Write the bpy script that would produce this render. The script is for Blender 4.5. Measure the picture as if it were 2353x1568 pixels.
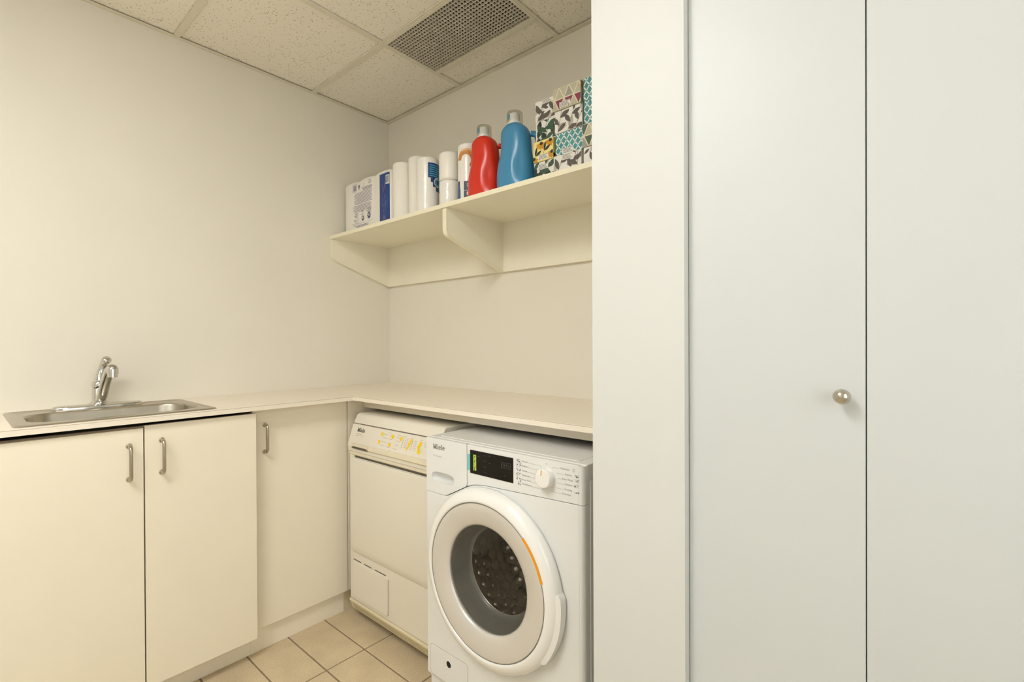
import bpy, bmesh, math, random
from mathutils import Vector, Matrix
random.seed(7)
for o in list(bpy.data.objects): bpy.data.objects.remove(o)
scene = bpy.context.scene
COL = scene.collection

# ------------------------------------------------------------------ camera
IMG_W = 2353.0
F_PX, CY_PX = 1099.77, 792.36
FWD = Vector((-0.64892412, 0.76083744, -0.00488608))
RGT = Vector((0.76085308, 0.6489083, -0.00453993))
UPV = Vector((2.83529643e-04, 6.66365985e-03, 9.99977757e-01))
CAM = Vector((2.4441, -1.7247, 1.2316))
cd = bpy.data.cameras.new('camera')
cd.sensor_fit = 'HORIZONTAL'; cd.sensor_width = 36.0
cd.lens = 36.0 * F_PX / IMG_W
cd.shift_y = (CY_PX - 784.0) / IMG_W
cd.clip_start = 0.02
cam = bpy.data.objects.new('camera', cd); COL.objects.link(cam)
M = Matrix((RGT, UPV, -FWD)).transposed().to_4x4(); M.translation = CAM
cam.matrix_world = M
scene.camera = cam

# ------------------------------------------------------------------ world / exposure
w = bpy.data.worlds.new('world'); scene.world = w; w.use_nodes = True
w.node_tree.nodes['Background'].inputs[0].default_value = (0.8, 0.9, 1.0, 1)
w.node_tree.nodes['Background'].inputs[1].default_value = 0.6
vs = scene.view_settings
vs.view_transform = 'Standard'; vs.look = 'None'; vs.gamma = 1.0; vs.use_curve_mapping = False
vs.exposure = 0.0
LAMP_A = 19.6      # ceiling troffer in the middle of the room
LAMP_COL = (1.0, 0.99, 0.96)

# added fill light, placed outside a made-up window in the right wall
FILL = 22.0
ld = bpy.data.lights.new('added_window_fill', 'AREA'); ld.shape = 'RECTANGLE'; ld.size = 1.6; ld.size_y = 1.4; ld.energy = FILL; ld.color = (1.0, 0.99, 0.97)
lo = bpy.data.objects.new('added_window_fill', ld); COL.objects.link(lo); lo.location = (3.30+.16, -1.82, 1.55); lo.rotation_euler = (0, math.radians(90), 0)

# ------------------------------------------------------------------ materials
def s2l(c):
    return tuple(((v/255.0)/12.92 if v <= 10 else (((v/255.0)+0.055)/1.055)**2.4) for v in c)
MATS = {}
def mat(name, col, rough=0.5, metal=0.0, var=0.0, vscale=20.0, bump=0.0, bscale=200.0, emit=None, coat=0.0, spec=0.5, stretch=None):
    m = bpy.data.materials.new(name); m.use_nodes = True
    nt = m.node_tree; b = nt.nodes['Principled BSDF']
    b.inputs['Base Color'].default_value = (*col, 1)
    b.inputs['Roughness'].default_value = rough; b.inputs['Metallic'].default_value = metal
    b.inputs['Specular IOR Level'].default_value = spec
    if coat: b.inputs['Coat Weight'].default_value = coat; b.inputs['Coat Roughness'].default_value = 0.08
    tc = nt.nodes.new('ShaderNodeTexCoord'); src = tc.outputs['Object']
    if stretch:
        mp = nt.nodes.new('ShaderNodeMapping'); mp.inputs['Scale'].default_value = stretch
        nt.links.new(src, mp.inputs[0]); src = mp.outputs[0]
    if var > 0:
        n = nt.nodes.new('ShaderNodeTexNoise'); n.inputs['Scale'].default_value = vscale; n.inputs['Detail'].default_value = 4
        nt.links.new(src, n.inputs['Vector'])
        r = nt.nodes.new('ShaderNodeValToRGB')
        r.color_ramp.elements[0].position = 0.3; r.color_ramp.elements[1].position = 0.7
        r.color_ramp.elements[0].color = (*[max(0, c*(1-var)) for c in col], 1)
        r.color_ramp.elements[1].color = (*[min(1, c*(1+var)) for c in col], 1)
        nt.links.new(n.outputs['Fac'], r.inputs[0]); nt.links.new(r.outputs[0], b.inputs['Base Color'])
    if bump > 0:
        n2 = nt.nodes.new('ShaderNodeTexNoise'); n2.inputs['Scale'].default_value = bscale; n2.inputs['Detail'].default_value = 3
        nt.links.new(src, n2.inputs['Vector'])
        bp = nt.nodes.new('ShaderNodeBump'); bp.inputs['Strength'].default_value = bump; bp.inputs['Distance'].default_value = 0.002
        nt.links.new(n2.outputs['Fac'], bp.inputs['Height']); nt.links.new(bp.outputs[0], b.inputs['Normal'])
    if emit:
        b.inputs['Emission Color'].default_value = (*emit[0], 1); b.inputs['Emission Strength'].default_value = emit[1]
    MATS[name] = m
    return m

mat('wall_paint', (0.845, 0.795, 0.685), 0.6, var=0.012, vscale=3, bump=0.05, bscale=260, spec=0.3)
mat('wall_paint_cool_lit', (0.67, 0.675, 0.65), 0.5, var=0.012, vscale=3, bump=0.04, bscale=260, spec=0.35)  # wall paint again, with the cooler mixed light put into its colour
mat('closet_paint', (0.615, 0.635, 0.63), 0.42, var=0.01, vscale=4, bump=0.03, bscale=120, spec=0.4)
mat('cabinet_laminate', (0.91, 0.835, 0.68), 0.42, var=0.012, vscale=6, bump=0.02, bscale=500)
mat('cabinet_inside', (0.30, 0.24, 0.17), 0.7, var=0.05, vscale=12)
mat('worktop_laminate', (0.90, 0.82, 0.69), 0.38, var=0.012, vscale=30)
mat('laminate_seam', (0.33, 0.22, 0.14), 0.6, var=0.1)
mat('edge_band', (0.92, 0.86, 0.66), 0.4, var=0.02)
mat('shelf_laminate', (0.91, 0.86, 0.70), 0.45, var=0.012, vscale=8)
mat('grid_metal', (0.80, 0.74, 0.60), 0.45, var=0.02, vscale=10)
mat('vent_metal', (0.72, 0.66, 0.54), 0.5, var=0.02)
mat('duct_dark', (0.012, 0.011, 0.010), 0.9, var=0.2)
mat('grout', (0.26, 0.195, 0.125), 0.9, var=0.15, vscale=80, bump=0.2, bscale=400)
mat('appliance_white', (0.80, 0.805, 0.79), 0.28, var=0.006, vscale=5, coat=0.2)
mat('dryer_white', (0.80, 0.755, 0.645), 0.32, var=0.008, vscale=5, coat=0.1)
mat('dryer_panel', (0.82, 0.765, 0.66), 0.32, var=0.008, vscale=5)
mat('dryer_cream', (0.80, 0.73, 0.56), 0.4, var=0.02, vscale=14)
mat('yellowed_plastic', (0.74, 0.65, 0.45), 0.45, var=0.06, vscale=9)
mat('grille_shadow', (0.40, 0.32, 0.19), 0.6, var=0.05)
mat('groove_dark', (0.10, 0.085, 0.06), 0.7, var=0.1)
mat('pearl_ring', (0.70, 0.67, 0.62), 0.30, metal=0.25, var=0.006, vscale=6)
mat('ring_line', (0.30, 0.29, 0.27), 0.3, metal=0.6, var=0.05)
mat('white_gloss', (0.88, 0.87, 0.84), 0.16, var=0.006, vscale=5, coat=0.4)
mat('orange', s2l((244, 160, 22)), 0.35, var=0.03)
mat('black_glass', (0.008, 0.007, 0.005), 0.25, var=0.1, spec=0.2)
mat('digit_grey', (0.045, 0.042, 0.035), 0.3, var=0.05)
mat('tape_blue', s2l((120, 202, 208)), 0.5, var=0.03)
mat('label_lime', s2l((176, 200, 80)), 0.55, var=0.05)
mat('print_grey', (0.23, 0.215, 0.18), 0.6, var=0.03)
mat('print_light', (0.46, 0.43, 0.36), 0.6, var=0.03)
mat('logo_grey', (0.17, 0.15, 0.115), 0.5, var=0.03)
mat('logo_black', (0.02, 0.018, 0.015), 0.5, var=0.03)
mat('ink_purple', (0.10, 0.07, 0.20), 0.6, var=0.2)
mat('ink_black', (0.05, 0.045, 0.06), 0.6, var=0.2)
mat('sticker_yellow', s2l((246, 208, 14)), 0.6, var=0.05, vscale=60)
mat('rubber_grey', (0.13, 0.13, 0.12), 0.35, var=0.05)
mat('drum_steel', (0.45, 0.42, 0.38), 0.27, metal=1.0, var=0.05, vscale=30)
mat('hole_dark', (0.006, 0.006, 0.006), 0.8, var=0.1)
mat('chrome', (0.66, 0.65, 0.62), 0.09, metal=1.0, var=0.02)
mat('steel_brushed', (0.50, 0.46, 0.39), 0.30, metal=1.0, var=0.06, vscale=14, bump=0.03, bscale=300, stretch=(8, 1, 1))
mat('nickel', (0.50, 0.45, 0.37), 0.30, metal=1.0, var=0.03)
mat('knob_nickel', (0.56, 0.52, 0.44), 0.22, metal=1.0, var=0.03)
mat('paper_white', (0.90, 0.86, 0.78), 0.85, var=0.01, vscale=30, bump=0.25, bscale=220)
mat('wrap_white', (0.90, 0.865, 0.79), 0.30, var=0.01, vscale=18, bump=0.35, bscale=36)
mat('wrap_crinkle', (0.90, 0.87, 0.81), 0.20, var=0.01, vscale=18, bump=0.9, bscale=75, coat=0.3)
mat('blue_navy', s2l((32, 66, 138)), 0.35, var=0.12, vscale=40, bump=0.5, bscale=70)
mat('blue_label', s2l((34, 66, 120)), 0.35, var=0.10, vscale=60)
mat('blue_bright', s2l((70, 165, 205)), 0.4, var=0.05)
mat('navy_dark', s2l((44, 46, 82)), 0.4, var=0.05)
mat('print_violet', s2l((140, 132, 165)), 0.5, var=0.08)
mat('print_blue', s2l((72, 78, 130)), 0.5, var=0.08)
mat('print_white', (0.88, 0.86, 0.80), 0.5, var=0.01)
mat('tan_orange', s2l((205, 140, 72)), 0.5, var=0.25, vscale=45)
mat('tan_pale', s2l((226, 186, 138)), 0.5, var=0.15, vscale=45)
mat('red_plastic', s2l((214, 42, 18)), 0.30, var=0.02, vscale=8, coat=0.1)
mat('blue_plastic', s2l((64, 140, 184)), 0.30, var=0.02, vscale=8, coat=0.1)
mat('cap_white', (0.86, 0.86, 0.83), 0.35, var=0.01)
mat('card_white', (0.86, 0.83, 0.77), 0.55, var=0.015)
mat('leaf_dark', s2l((98, 90, 84)), 0.6, var=0.06, vscale=60)
mat('leaf_grey', s2l((190, 184, 172)), 0.6, var=0.04, vscale=60)
mat('leaf_green', s2l((62, 88, 68)), 0.6, var=0.14, vscale=60)
mat('leaf_green_dark', s2l((42, 52, 42)), 0.6, var=0.1, vscale=60)
mat('card_yellow', s2l((243, 226, 148)), 0.55, var=0.02)
mat('petal_orange', s2l((214, 148, 34)), 0.6, var=0.1, vscale=60)
mat('card_teal', s2l((80, 152, 156)), 0.55, var=0.12, vscale=30)
mat('card_greige', s2l((196, 190, 164)), 0.5, var=0.03)
mat('tri_grey', s2l((164, 160, 146)), 0.5, var=0.05)
mat('tri_cream', s2l((226, 220, 194)), 0.5, var=0.02)
mat('tri_plum', s2l((142, 62, 82)), 0.5, var=0.05)
mat('tri_rose', s2l((198, 110, 92)), 0.5, var=0.05)
mat('tri_green', s2l((84, 98, 80)), 0.5, var=0.05)
mat('tri_peach', s2l((214, 160, 100)), 0.5, var=0.05)
mat('lamp_diffuser', (0.9, 0.9, 0.88), 0.5, var=0.01, emit=(LAMP_COL, LAMP_A))
mat('lamp_frame', (0.8, 0.8, 0.78), 0.4, var=0.01)

# clear plastic / glass: fresnel mix of a clear tint and a gloss
def clear(name, tint, ior=1.45, rough=0.03):
    m = bpy.data.materials.new(name); m.use_nodes = True; nt = m.node_tree; nt.nodes.clear()
    out = nt.nodes.new('ShaderNodeOutputMaterial'); mx = nt.nodes.new('ShaderNodeMixShader')
    tr = nt.nodes.new('ShaderNodeBsdfTransparent'); tr.inputs[0].default_value = (*tint, 1)
    gl = nt.nodes.new('ShaderNodeBsdfGlossy'); gl.inputs['Roughness'].default_value = rough
    fr = nt.nodes.new('ShaderNodeLayerWeight'); fr.inputs['Blend'].default_value = 0.5
    pw = nt.nodes.new('ShaderNodeMath'); pw.operation = 'POWER'; pw.inputs[1].default_value = 4.0
    ma = nt.nodes.new('ShaderNodeMath'); ma.operation = 'MULTIPLY_ADD'; ma.inputs[1].default_value = 0.7; ma.inputs[2].default_value = 0.03 * ior
    nt.links.new(fr.outputs['Facing'], pw.inputs[0]); nt.links.new(pw.outputs[0], ma.inputs[0]); nt.links.new(ma.outputs[0], mx.inputs[0]); nt.links.new(tr.outputs[0], mx.inputs[1]); nt.links.new(gl.outputs[0], mx.inputs[2])
    nt.links.new(mx.outputs[0], out.inputs[0]); MATS[name] = m
clear('clear_plastic', (0.93, 0.93, 0.91), 1.25, 0.08)
clear('door_glass', (0.90, 0.89, 0.87), 1.5, 0.02)

# mineral-fibre ceiling tile: cream with small dark fissures
def ceiling_mat():
    m = bpy.data.materials.new('ceiling_fibre'); m.use_nodes = True; nt = m.node_tree; b = nt.nodes['Principled BSDF']
    b.inputs['Roughness'].default_value = 0.9; b.inputs['Specular IOR Level'].default_value = 0.1
    g = nt.nodes.new('ShaderNodeNewGeometry')
    dn = nt.nodes.new('ShaderNodeTexNoise'); dn.inputs['Scale'].default_value = 90
    nt.links.new(g.outputs['Position'], dn.inputs['Vector'])
    ad = nt.nodes.new('ShaderNodeVectorMath'); ad.operation = 'MULTIPLY_ADD'
    ad.inputs[1].default_value = (0.008, 0.008, 0.008)
    nt.links.new(dn.outputs['Color'], ad.inputs[0]); nt.links.new(g.outputs['Position'], ad.inputs[2])
    v = nt.nodes.new('ShaderNodeTexVoronoi'); v.inputs['Scale'].default_value = 125
    nt.links.new(ad.outputs[0], v.inputs['Vector'])
    sep = nt.nodes.new('ShaderNodeSeparateColor'); nt.links.new(v.outputs['Color'], sep.inputs[0])
    mul = nt.nodes.new('ShaderNodeMath'); mul.operation = 'MULTIPLY_ADD'; mul.inputs[1].default_value = 0.42; mul.inputs[2].default_value = -0.08
    nt.links.new(sep.outputs[0], mul.inputs[0])
    lt = nt.nodes.new('ShaderNodeMath'); lt.operation = 'LESS_THAN'
    nt.links.new(v.outputs['Distance'], lt.inputs[0]); nt.links.new(mul.outputs[0], lt.inputs[1])
    mx = nt.nodes.new('ShaderNodeMix'); mx.data_type = 'RGBA'
    mx.inputs[6].default_value = (0.94, 0.885, 0.765, 1); mx.inputs[7].default_value = (0.52, 0.44, 0.31, 1)
    nt.links.new(lt.outputs[0], mx.inputs[0]); nt.links.new(mx.outputs[2], b.inputs['Base Color'])
    bp = nt.nodes.new('ShaderNodeBump'); bp.invert = True; bp.inputs['Strength'].default_value = 0.4; bp.inputs['Distance'].default_value = 0.002
    nt.links.new(lt.outputs[0], bp.inputs['Height']); nt.links.new(bp.outputs[0], b.inputs['Normal'])
    MATS['ceiling_fibre'] = m
ceiling_mat()
# speckled porcelain floor tile
def tile_mat():
    m = bpy.data.materials.new('floor_porcelain'); m.use_nodes = True; nt = m.node_tree; b = nt.nodes['Principled BSDF']
    b.inputs['Roughness'].default_value = 0.5
    g = nt.nodes.new('ShaderNodeNewGeometry')
    n1 = nt.nodes.new('ShaderNodeTexNoise'); n1.inputs['Scale'].default_value = 330; n1.inputs['Detail'].default_value = 2
    n2 = nt.nodes.new('ShaderNodeTexNoise'); n2.inputs['Scale'].default_value = 9; n2.inputs['Detail'].default_value = 3
    nt.links.new(g.outputs['Position'], n1.inputs['Vector']); nt.links.new(g.outputs['Position'], n2.inputs['Vector'])
    r = nt.nodes.new('ShaderNodeValToRGB'); r.color_ramp.elements[0].position = 0.3; r.color_ramp.elements[1].position = 0.7
    r.color_ramp.elements[0].color = (0.62, 0.485, 0.305, 1); r.color_ramp.elements[1].color = (0.92, 0.76, 0.51, 1)
    nt.links.new(n1.outputs['Fac'], r.inputs[0])
    mx = nt.nodes.new('ShaderNodeMix'); mx.data_type = 'RGBA'; mx.blend_type = 'MULTIPLY'; mx.inputs[0].default_value = 0.35
    nt.links.new(r.outputs[0], mx.inputs[6]); nt.links.new(n2.outputs['Fac'], mx.inputs[7])
    nt.links.new(mx.outputs[2], b.inputs['Base Color'])
    MATS['floor_porcelain'] = m
tile_mat()

# ------------------------------------------------------------------ mesh helpers
ORIG = {}
def link(name, me, parent=None, loc=None):
    o = bpy.data.objects.new(name, me); COL.objects.link(o)
    if parent is not None: o.parent = parent
    if loc is not None: o.location = loc
    return o
def root(name, loc, label, cat, group=None):
    o = bpy.data.objects.new(name, None); COL.objects.link(o); o.location = loc; o.empty_display_size = 0.05
    ORIG[o] = Vector(loc); o['label'] = label; o['category'] = cat
    if group: o['group'] = group
    return o
def tag(o, label=None, cat=None, group=None, kind=None):
    if label: o['label'] = label
    if cat: o['category'] = cat
    if group: o['group'] = group
    if kind: o['kind'] = kind
    return o
def mk(name, verts, faces, mats, parent=None, smooth=False, mi=None, bevel=0.0, sharp=35, bseg=2):
    """verts in world space; one mesh object"""
    if isinstance(mats, str): mats = [mats]
    verts = [Vector(v) for v in verts]
    if parent is not None: org = ORIG[parent]
    else:
        xs = [v.x for v in verts]; ys = [v.y for v in verts]; zs = [v.z for v in verts]
        org = Vector(((min(xs)+max(xs))/2, (min(ys)+max(ys))/2, min(zs)))
    me = bpy.data.meshes.new(name)
    me.from_pydata([v-org for v in verts], [], faces)
    for m in mats: me.materials.append(MATS[m])
    if mi:
        for p, i in zip(me.polygons, mi): p.material_index = i
    me.validate()
    bm = bmesh.new(); bm.from_mesh(me); bmesh.ops.recalc_face_normals(bm, faces=bm.faces); bm.to_mesh(me); bm.free()
    if smooth or bevel:
        for p in me.polygons: p.use_smooth = True
        try: me.set_sharp_from_angle(angle=math.radians(sharp))
        except Exception: pass
    o = bpy.data.objects.new(name, me); COL.objects.link(o)
    if parent is not None: o.parent = parent
    else: o.location = org
    ORIG[o] = org
    if bevel:
        b = o.modifiers.new('bevel', 'BEVEL'); b.width = bevel; b.segments = bseg; b.limit_method = 'ANGLE'; b.angle_limit = math.radians(40)
        b.harden_normals = True
    return o
def boxvf(x0, x1, y0, y1, z0, z1):
    v = [(x0,y0,z0),(x1,y0,z0),(x1,y1,z0),(x0,y1,z0),(x0,y0,z1),(x1,y0,z1),(x1,y1,z1),(x0,y1,z1)]
    f = [(0,3,2,1),(4,5,6,7),(0,1,5,4),(1,2,6,5),(2,3,7,6),(3,0,4,7)]
    return v, f
def box(name, x0, x1, y0, y1, z0, z1, m, parent=None, bevel=0.0, bseg=2):
    v, f = boxvf(min(x0,x1), max(x0,x1), min(y0,y1), max(y0,y1), min(z0,z1), max(z0,z1))
    return mk(name, v, f, m, parent, bevel=bevel, bseg=bseg)
def merge(parts):
    V, F = [], []
    for v, f in parts:
        n = len(V); V += list(v); F += [tuple(i+n for i in q) for q in f]
    return V, F
def prism(poly, mapf, d0, d1):
    """poly 2D list; mapf(u,v,d)->xyz"""
    n = len(poly)
    v = [mapf(u, w_, d0) for u, w_ in poly] + [mapf(u, w_, d1) for u, w_ in poly]
    f = [tuple(range(n)), tuple(range(2*n-1, n-1, -1))] + [(i, (i+1) % n, n+(i+1) % n, n+i) for i in range(n)]
    return v, f
XZ = lambda u, v, d: (u, d, v)      # plan in X,Z, extruded along Y
YZ = lambda u, v, d: (d, u, v)      # profile in Y,Z, extruded along X
XY = lambda u, v, d: (u, v, d)
def tube(path, r, seg=12, cap=True):
    path = [Vector(p) for p in path]; n = len(path)
    rs = r if isinstance(r, (list, tuple)) else [r]*n
    V, F = [], []; prev = None
    for i, p in enumerate(path):
        t = (path[min(i+1, n-1)] - path[max(i-1, 0)]).normalized()
        if prev is None:
            a = Vector((0, 0, 1)) if abs(t.z) < 0.9 else Vector((1, 0, 0))
            u = (a - t*a.dot(t)).normalized()
        else: u = (prev - t*prev.dot(t)).normalized()
        prev = u; w_ = t.cross(u)
        for k in range(seg):
            an = 2*math.pi*k/seg; V.append(p + (u*math.cos(an)+w_*math.sin(an))*rs[i])
    for i in range(n-1):
        for k in range(seg):
            F.append((i*seg+k, i*seg+(k+1) % seg, (i+1)*seg+(k+1) % seg, (i+1)*seg+k))
    if cap: F.append(tuple(range(seg-1, -1, -1))); F.append(tuple(range((n-1)*seg, n*seg)))
    return V, F
def lathe(prof, org, axis='z', seg=48, cap0=False, cap1=False):
    """prof [(r, t)], t along the axis"""
    V, F = [], []; ox, oy, oz = org
    for r, t in prof:
        for k in range(seg):
            a = 2*math.pi*k/seg; c, s = r*math.cos(a), r*math.sin(a)
            V.append((ox+c, oy+s, oz+t) if axis == 'z' else (ox+c, oy+t, oz+s))
    for i in range(len(prof)-1):
        for k in range(seg):
            F.append((i*seg+k, i*seg+(k+1) % seg, (i+1)*seg+(k+1) % seg, (i+1)*seg+k))
    if cap0: F.append(tuple(range(seg)))
    if cap1: F.append(tuple(range((len(prof)-1)*seg, len(prof)*seg)))
    return V, F
def loft(secs, seg=48):
    """secs (z, cx, cy, a, b, n) superellipses stacked in z, closed"""
    V, F = [], []
    for z, cx, cy, a, b, n in secs:
        for k in range(seg):
            t = 2*math.pi*k/seg; c, s = math.cos(t), math.sin(t)
            V.append((cx+a*math.copysign(abs(c)**(2/n), c), cy+b*math.copysign(abs(s)**(2/n), s), z))
    for i in range(len(secs)-1):
        for k in range(seg):
            F.append((i*seg+k, i*seg+(k+1) % seg, (i+1)*seg+(k+1) % seg, (i+1)*seg+k))
    F.append(tuple(range(seg-1, -1, -1))); F.append(tuple(range((len(secs)-1)*seg, len(secs)*seg)))
    return V, F
def rrect(x0, x1, y0, y1, r, n=6):
    pts = []
    for cx, cy, a0 in ((x1-r, y1-r, 0), (x0+r, y1-r, 90), (x0+r, y0+r, 180), (x1-r, y0+r, 270)):
        for k in range(n+1):
            a = math.radians(a0+90*k/n); pts.append((cx+r*math.cos(a), cy+r*math.sin(a)))
    return pts
def smooth_path(pts, n=8):
    """Catmull-Rom"""
    P = [Vector(p) for p in pts]; P = [P[0]*2-P[1]] + P + [P[-1]*2-P[-2]]; out = []
    for i in range(1, len(P)-2):
        for k in range(n):
            t = k/n; a, b, c, d = P[i-1], P[i], P[i+1], P[i+2]
            out.append(0.5*((2*b)+(c-a)*t+(2*a-5*b+4*c-d)*t*t+(3*b-a-3*c+d)*t**3))
    out.append(P[-2]); return out
def holed_plate(outer, inner_fn, center, mapf, d0, d1, n=96):
    """plate whose outline is star-shaped about center, with a hole; extruded d0..d1"""
    cx, cy = center
    angs = sorted(set([round(2*math.pi*k/n, 6) for k in range(n)] + [round(math.atan2(y-cy, x-cx) % (2*math.pi), 6) for x, y in outer]))
    def outhit(a):
        dx, dy = math.cos(a), math.sin(a); best = None
        for i in range(len(outer)):
            (x1, y1), (x2, y2) = outer[i], outer[(i+1) % len(outer)]
            ex, ey = x2-x1, y2-y1; den = dx*ey-dy*ex
            if abs(den) < 1e-12: continue
            t = ((x1-cx)*ey-(y1-cy)*ex)/den; s = ((x1-cx)*dy-(y1-cy)*dx)/den
            if t > 0 and -1e-6 <= s <= 1+1e-6 and (best is None or t > best): best = t
        return (cx+dx*best, cy+dy*best)
    O = [outhit(a) for a in angs]; I = [inner_fn(a) for a in angs]; k = len(angs)
    V = [mapf(u, v, d0) for u, v in O] + [mapf(u, v, d0) for u, v in I] + [mapf(u, v, d1) for u, v in O] + [mapf(u, v, d1) for u, v in I]
    F = []
    for i in range(k):
        j = (i+1) % k
        F += [(i, j, k+j, k+i), (2*k+i, 3*k+i, 3*k+j, 2*k+j), (i, 2*k+i, 2*k+j, j), (k+i, k+j, 3*k+j, 3*k+i)]
    return V, F
def clip(poly, r):
    x0, x1, y0, y1 = r
    def cl(P, f, ins):
        out = []
        for i in range(len(P)):
            a, b = P[i-1], P[i]; ia, ib = ins(a), ins(b)
            if ib:
                if not ia: out.append(f(a, b))
                out.append(b)
            elif ia: out.append(f(a, b))
        return out
    def ix(x): return lambda a, b: (x, a[1]+(b[1]-a[1])*(x-a[0])/(b[0]-a[0]))
    def iy(y): return lambda a, b: (a[0]+(b[0]-a[0])*(y-a[1])/(b[1]-a[1]), y)
    for f, ins in ((ix(x0), lambda p: p[0] >= x0), (ix(x1), lambda p: p[0] <= x1), (iy(y0), lambda p: p[1] >= y0), (iy(y1), lambda p: p[1] <= y1)):
        if len(poly) < 3: return []
        poly = cl(poly, f, ins)
    return poly if len(poly) >= 3 else []

# text outlines come from Blender's built-in font
TEXTS = {}
def text_mesh(s):
    if s in TEXTS: return TEXTS[s]
    c = bpy.data.curves.new('t', 'FONT'); c.body = s; c.resolution_u = 3
    o = bpy.data.objects.new('t', c); COL.objects.link(o); bpy.context.view_layer.update()
    me = bpy.data.meshes.new_from_object(o.evaluated_get(bpy.context.evaluated_depsgraph_get()))
    r = ([(v.co.x, v.co.y) for v in me.vertices], [tuple(p.vertices) for p in me.polygons])
    bpy.data.objects.remove(o); bpy.data.curves.remove(c); bpy.data.meshes.remove(me)
    TEXTS[s] = r; return r
class Print:
    """flat ink on a surface; mapf(u, v, lift) -> xyz"""
    def __init__(s, mapf, lift=0.0004, bounds=None): s.map = mapf; s.l = lift; s.b = bounds; s.V = []; s.F = []; s.M = []; s.names = []; s.k = 0
    def _m(s, m):
        if m not in s.names: s.names.append(m)
        return s.names.index(m)
    def poly(s, pts, m, layer=0):
        if s.b: pts = clip(list(pts), s.b)
        if len(pts) < 3: return
        s.k += 1; n = len(s.V); L = s.l*(1+layer)+s.k*1.2e-6
        s.V += [s.map(u, v, L) for u, v in pts]; s.F.append(tuple(range(n, n+len(pts)))); s.M.append(s._m(m))
    def rect(s, x0, x1, y0, y1, m, layer=0, cols=1):
        for i in range(cols):
            a, b = x0+(x1-x0)*i/cols, x0+(x1-x0)*(i+1)/cols
            s.poly([(a, y0), (b, y0), (b, y1), (a, y1)], m, layer)
    def line(s, p, q, w_, m, layer=0):
        dx, dy = q[0]-p[0], q[1]-p[1]; L = math.hypot(dx, dy) or 1; nx, ny = -dy/L*w_/2, dx/L*w_/2
        s.poly([(p[0]+nx, p[1]+ny), (p[0]-nx, p[1]-ny), (q[0]-nx, q[1]-ny), (q[0]+nx, q[1]+ny)], m, layer)
    def path(s, pts, w_, m, layer=0):
        for a, b in zip(pts, pts[1:]): s.line(a, b, w_, m, layer)
    def ell(s, cx, cy, a, b, m, layer=0, rot=0, n=14):
        c, d = math.cos(rot), math.sin(rot)
        s.poly([(cx+a*math.cos(t)*c-b*math.sin(t)*d, cy+a*math.cos(t)*d+b*math.sin(t)*c) for t in [2*math.pi*k/n for k in range(n)]], m, layer)
    def leaf(s, x, y, L, w_, ang, m, layer=0):
        c, d = math.cos(ang), math.sin(ang); pts = []
        prof = [(0, 0), (.15, .5), (.35, .92), (.5, 1), (.7, .75), (.88, .32), (1, 0)]
        for t, h in prof: pts.append((t*L, h*w_/2))
        for t, h in prof[-2:0:-1]: pts.append((t*L, -h*w_/2))
        s.poly([(x+u*c-v*d, y+u*d+v*c) for u, v in pts], m, layer)
    def text(s, t, x, y, size, m, right=False, layer=0):
        v, f = text_mesh(t); wd = max(p[0] for p in v)*size
        ox = x-wd if right else x; n = len(s.V); L = s.l*(1+layer)
        s.V += [s.map(ox+a*size, y+b*size, L) for a, b in v]
        for q in f: s.F.append(tuple(i+n for i in q)); s.M.append(s._m(m))
        return wd
    def build(s, name, parent):
        return mk(name, s.V, s.F, s.names, parent, mi=s.M)
def slab_logo(P, x, y, h, m):
    """bold slab-serif five-letter wordmark: M i e l e (h = cap height)"""
    k = h; st = .20*k
    def R(a, b, c, d): P.rect(x+a*k, x+b*k, y+c*k, y+d*k, m)
    # M
    R(0, .34, 0, .14); R(.08, .26, 0, 1); R(0, .26, .86, 1)
    P.poly([(x+.20*k, y+1*k), (x+.26*k, y+1*k), (x+.56*k, y+.34*k), (x+.56*k, y+.02*k), (x+.48*k, y+.02*k), (x+.20*k, y+.62*k)], m, 1)
    P.poly([(x+.56*k, y+.34*k), (x+.84*k, y+1*k), (x+.90*k, y+1*k), (x+.90*k, y+.62*k), (x+.62*k, y+.02*k), (x+.56*k, y+.02*k)], m, 1)
    R(.84, 1.03, 0, 1); R(.76, 1.12, 0, .14); R(.84, 1.12, .86, 1)
    # i
    R(1.20, 1.58, 0, .13); R(1.29, 1.49, 0, .70); R(1.20, 1.49, .58, .70); R(1.28, 1.50, .80, 1.0)
    def e(x0):
        cx, cy = x0+.34, .35; N = 20
        for i in range(N):
            a0, a1 = math.radians(-28-(332/N)*i+28), math.radians(-28-(332/N)*(i+1)+28)
            a0 -= .55; a1 -= .55
            pts = []
            for a, ro, ri in ((a0, 1, .52), (a1, 1, .52)):
                pts.append((x+(cx+.34*ro*math.cos(a))*k, y+(cy+.37*ro*math.sin(a))*k, x+(cx+.34*ri*math.cos(a))*k, y+(cy+.37*.66*math.sin(a))*k))
            (p, q) = pts
            P.poly([(p[0], p[1]), (q[0], q[1]), (q[2], q[3]), (p[2], p[3])], m)
        P.rect(x+(cx-.25)*k, x+(cx+.33)*k, y+.31*k, y+.44*k, m, 1)
    e(1.64)
    R(2.38, 2.76, 0, .13); R(2.47, 2.67, 0, 1.0); R(2.38, 2.67, .88, 1.0)
    e(2.82)
def scribble(P, x, y, s, m, seed):
    r = random.Random(seed)
    for c in range(2):
        for k in range(7):
            a = (x+c*s*1.05+r.random()*s*.9, y+(r.random()-.5)*s)
            P.line(a, (a[0]+(r.random()-.3)*s*.7, a[1]+(r.random()-.5)*s*.9), s*.16, m, k % 3)

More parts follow.
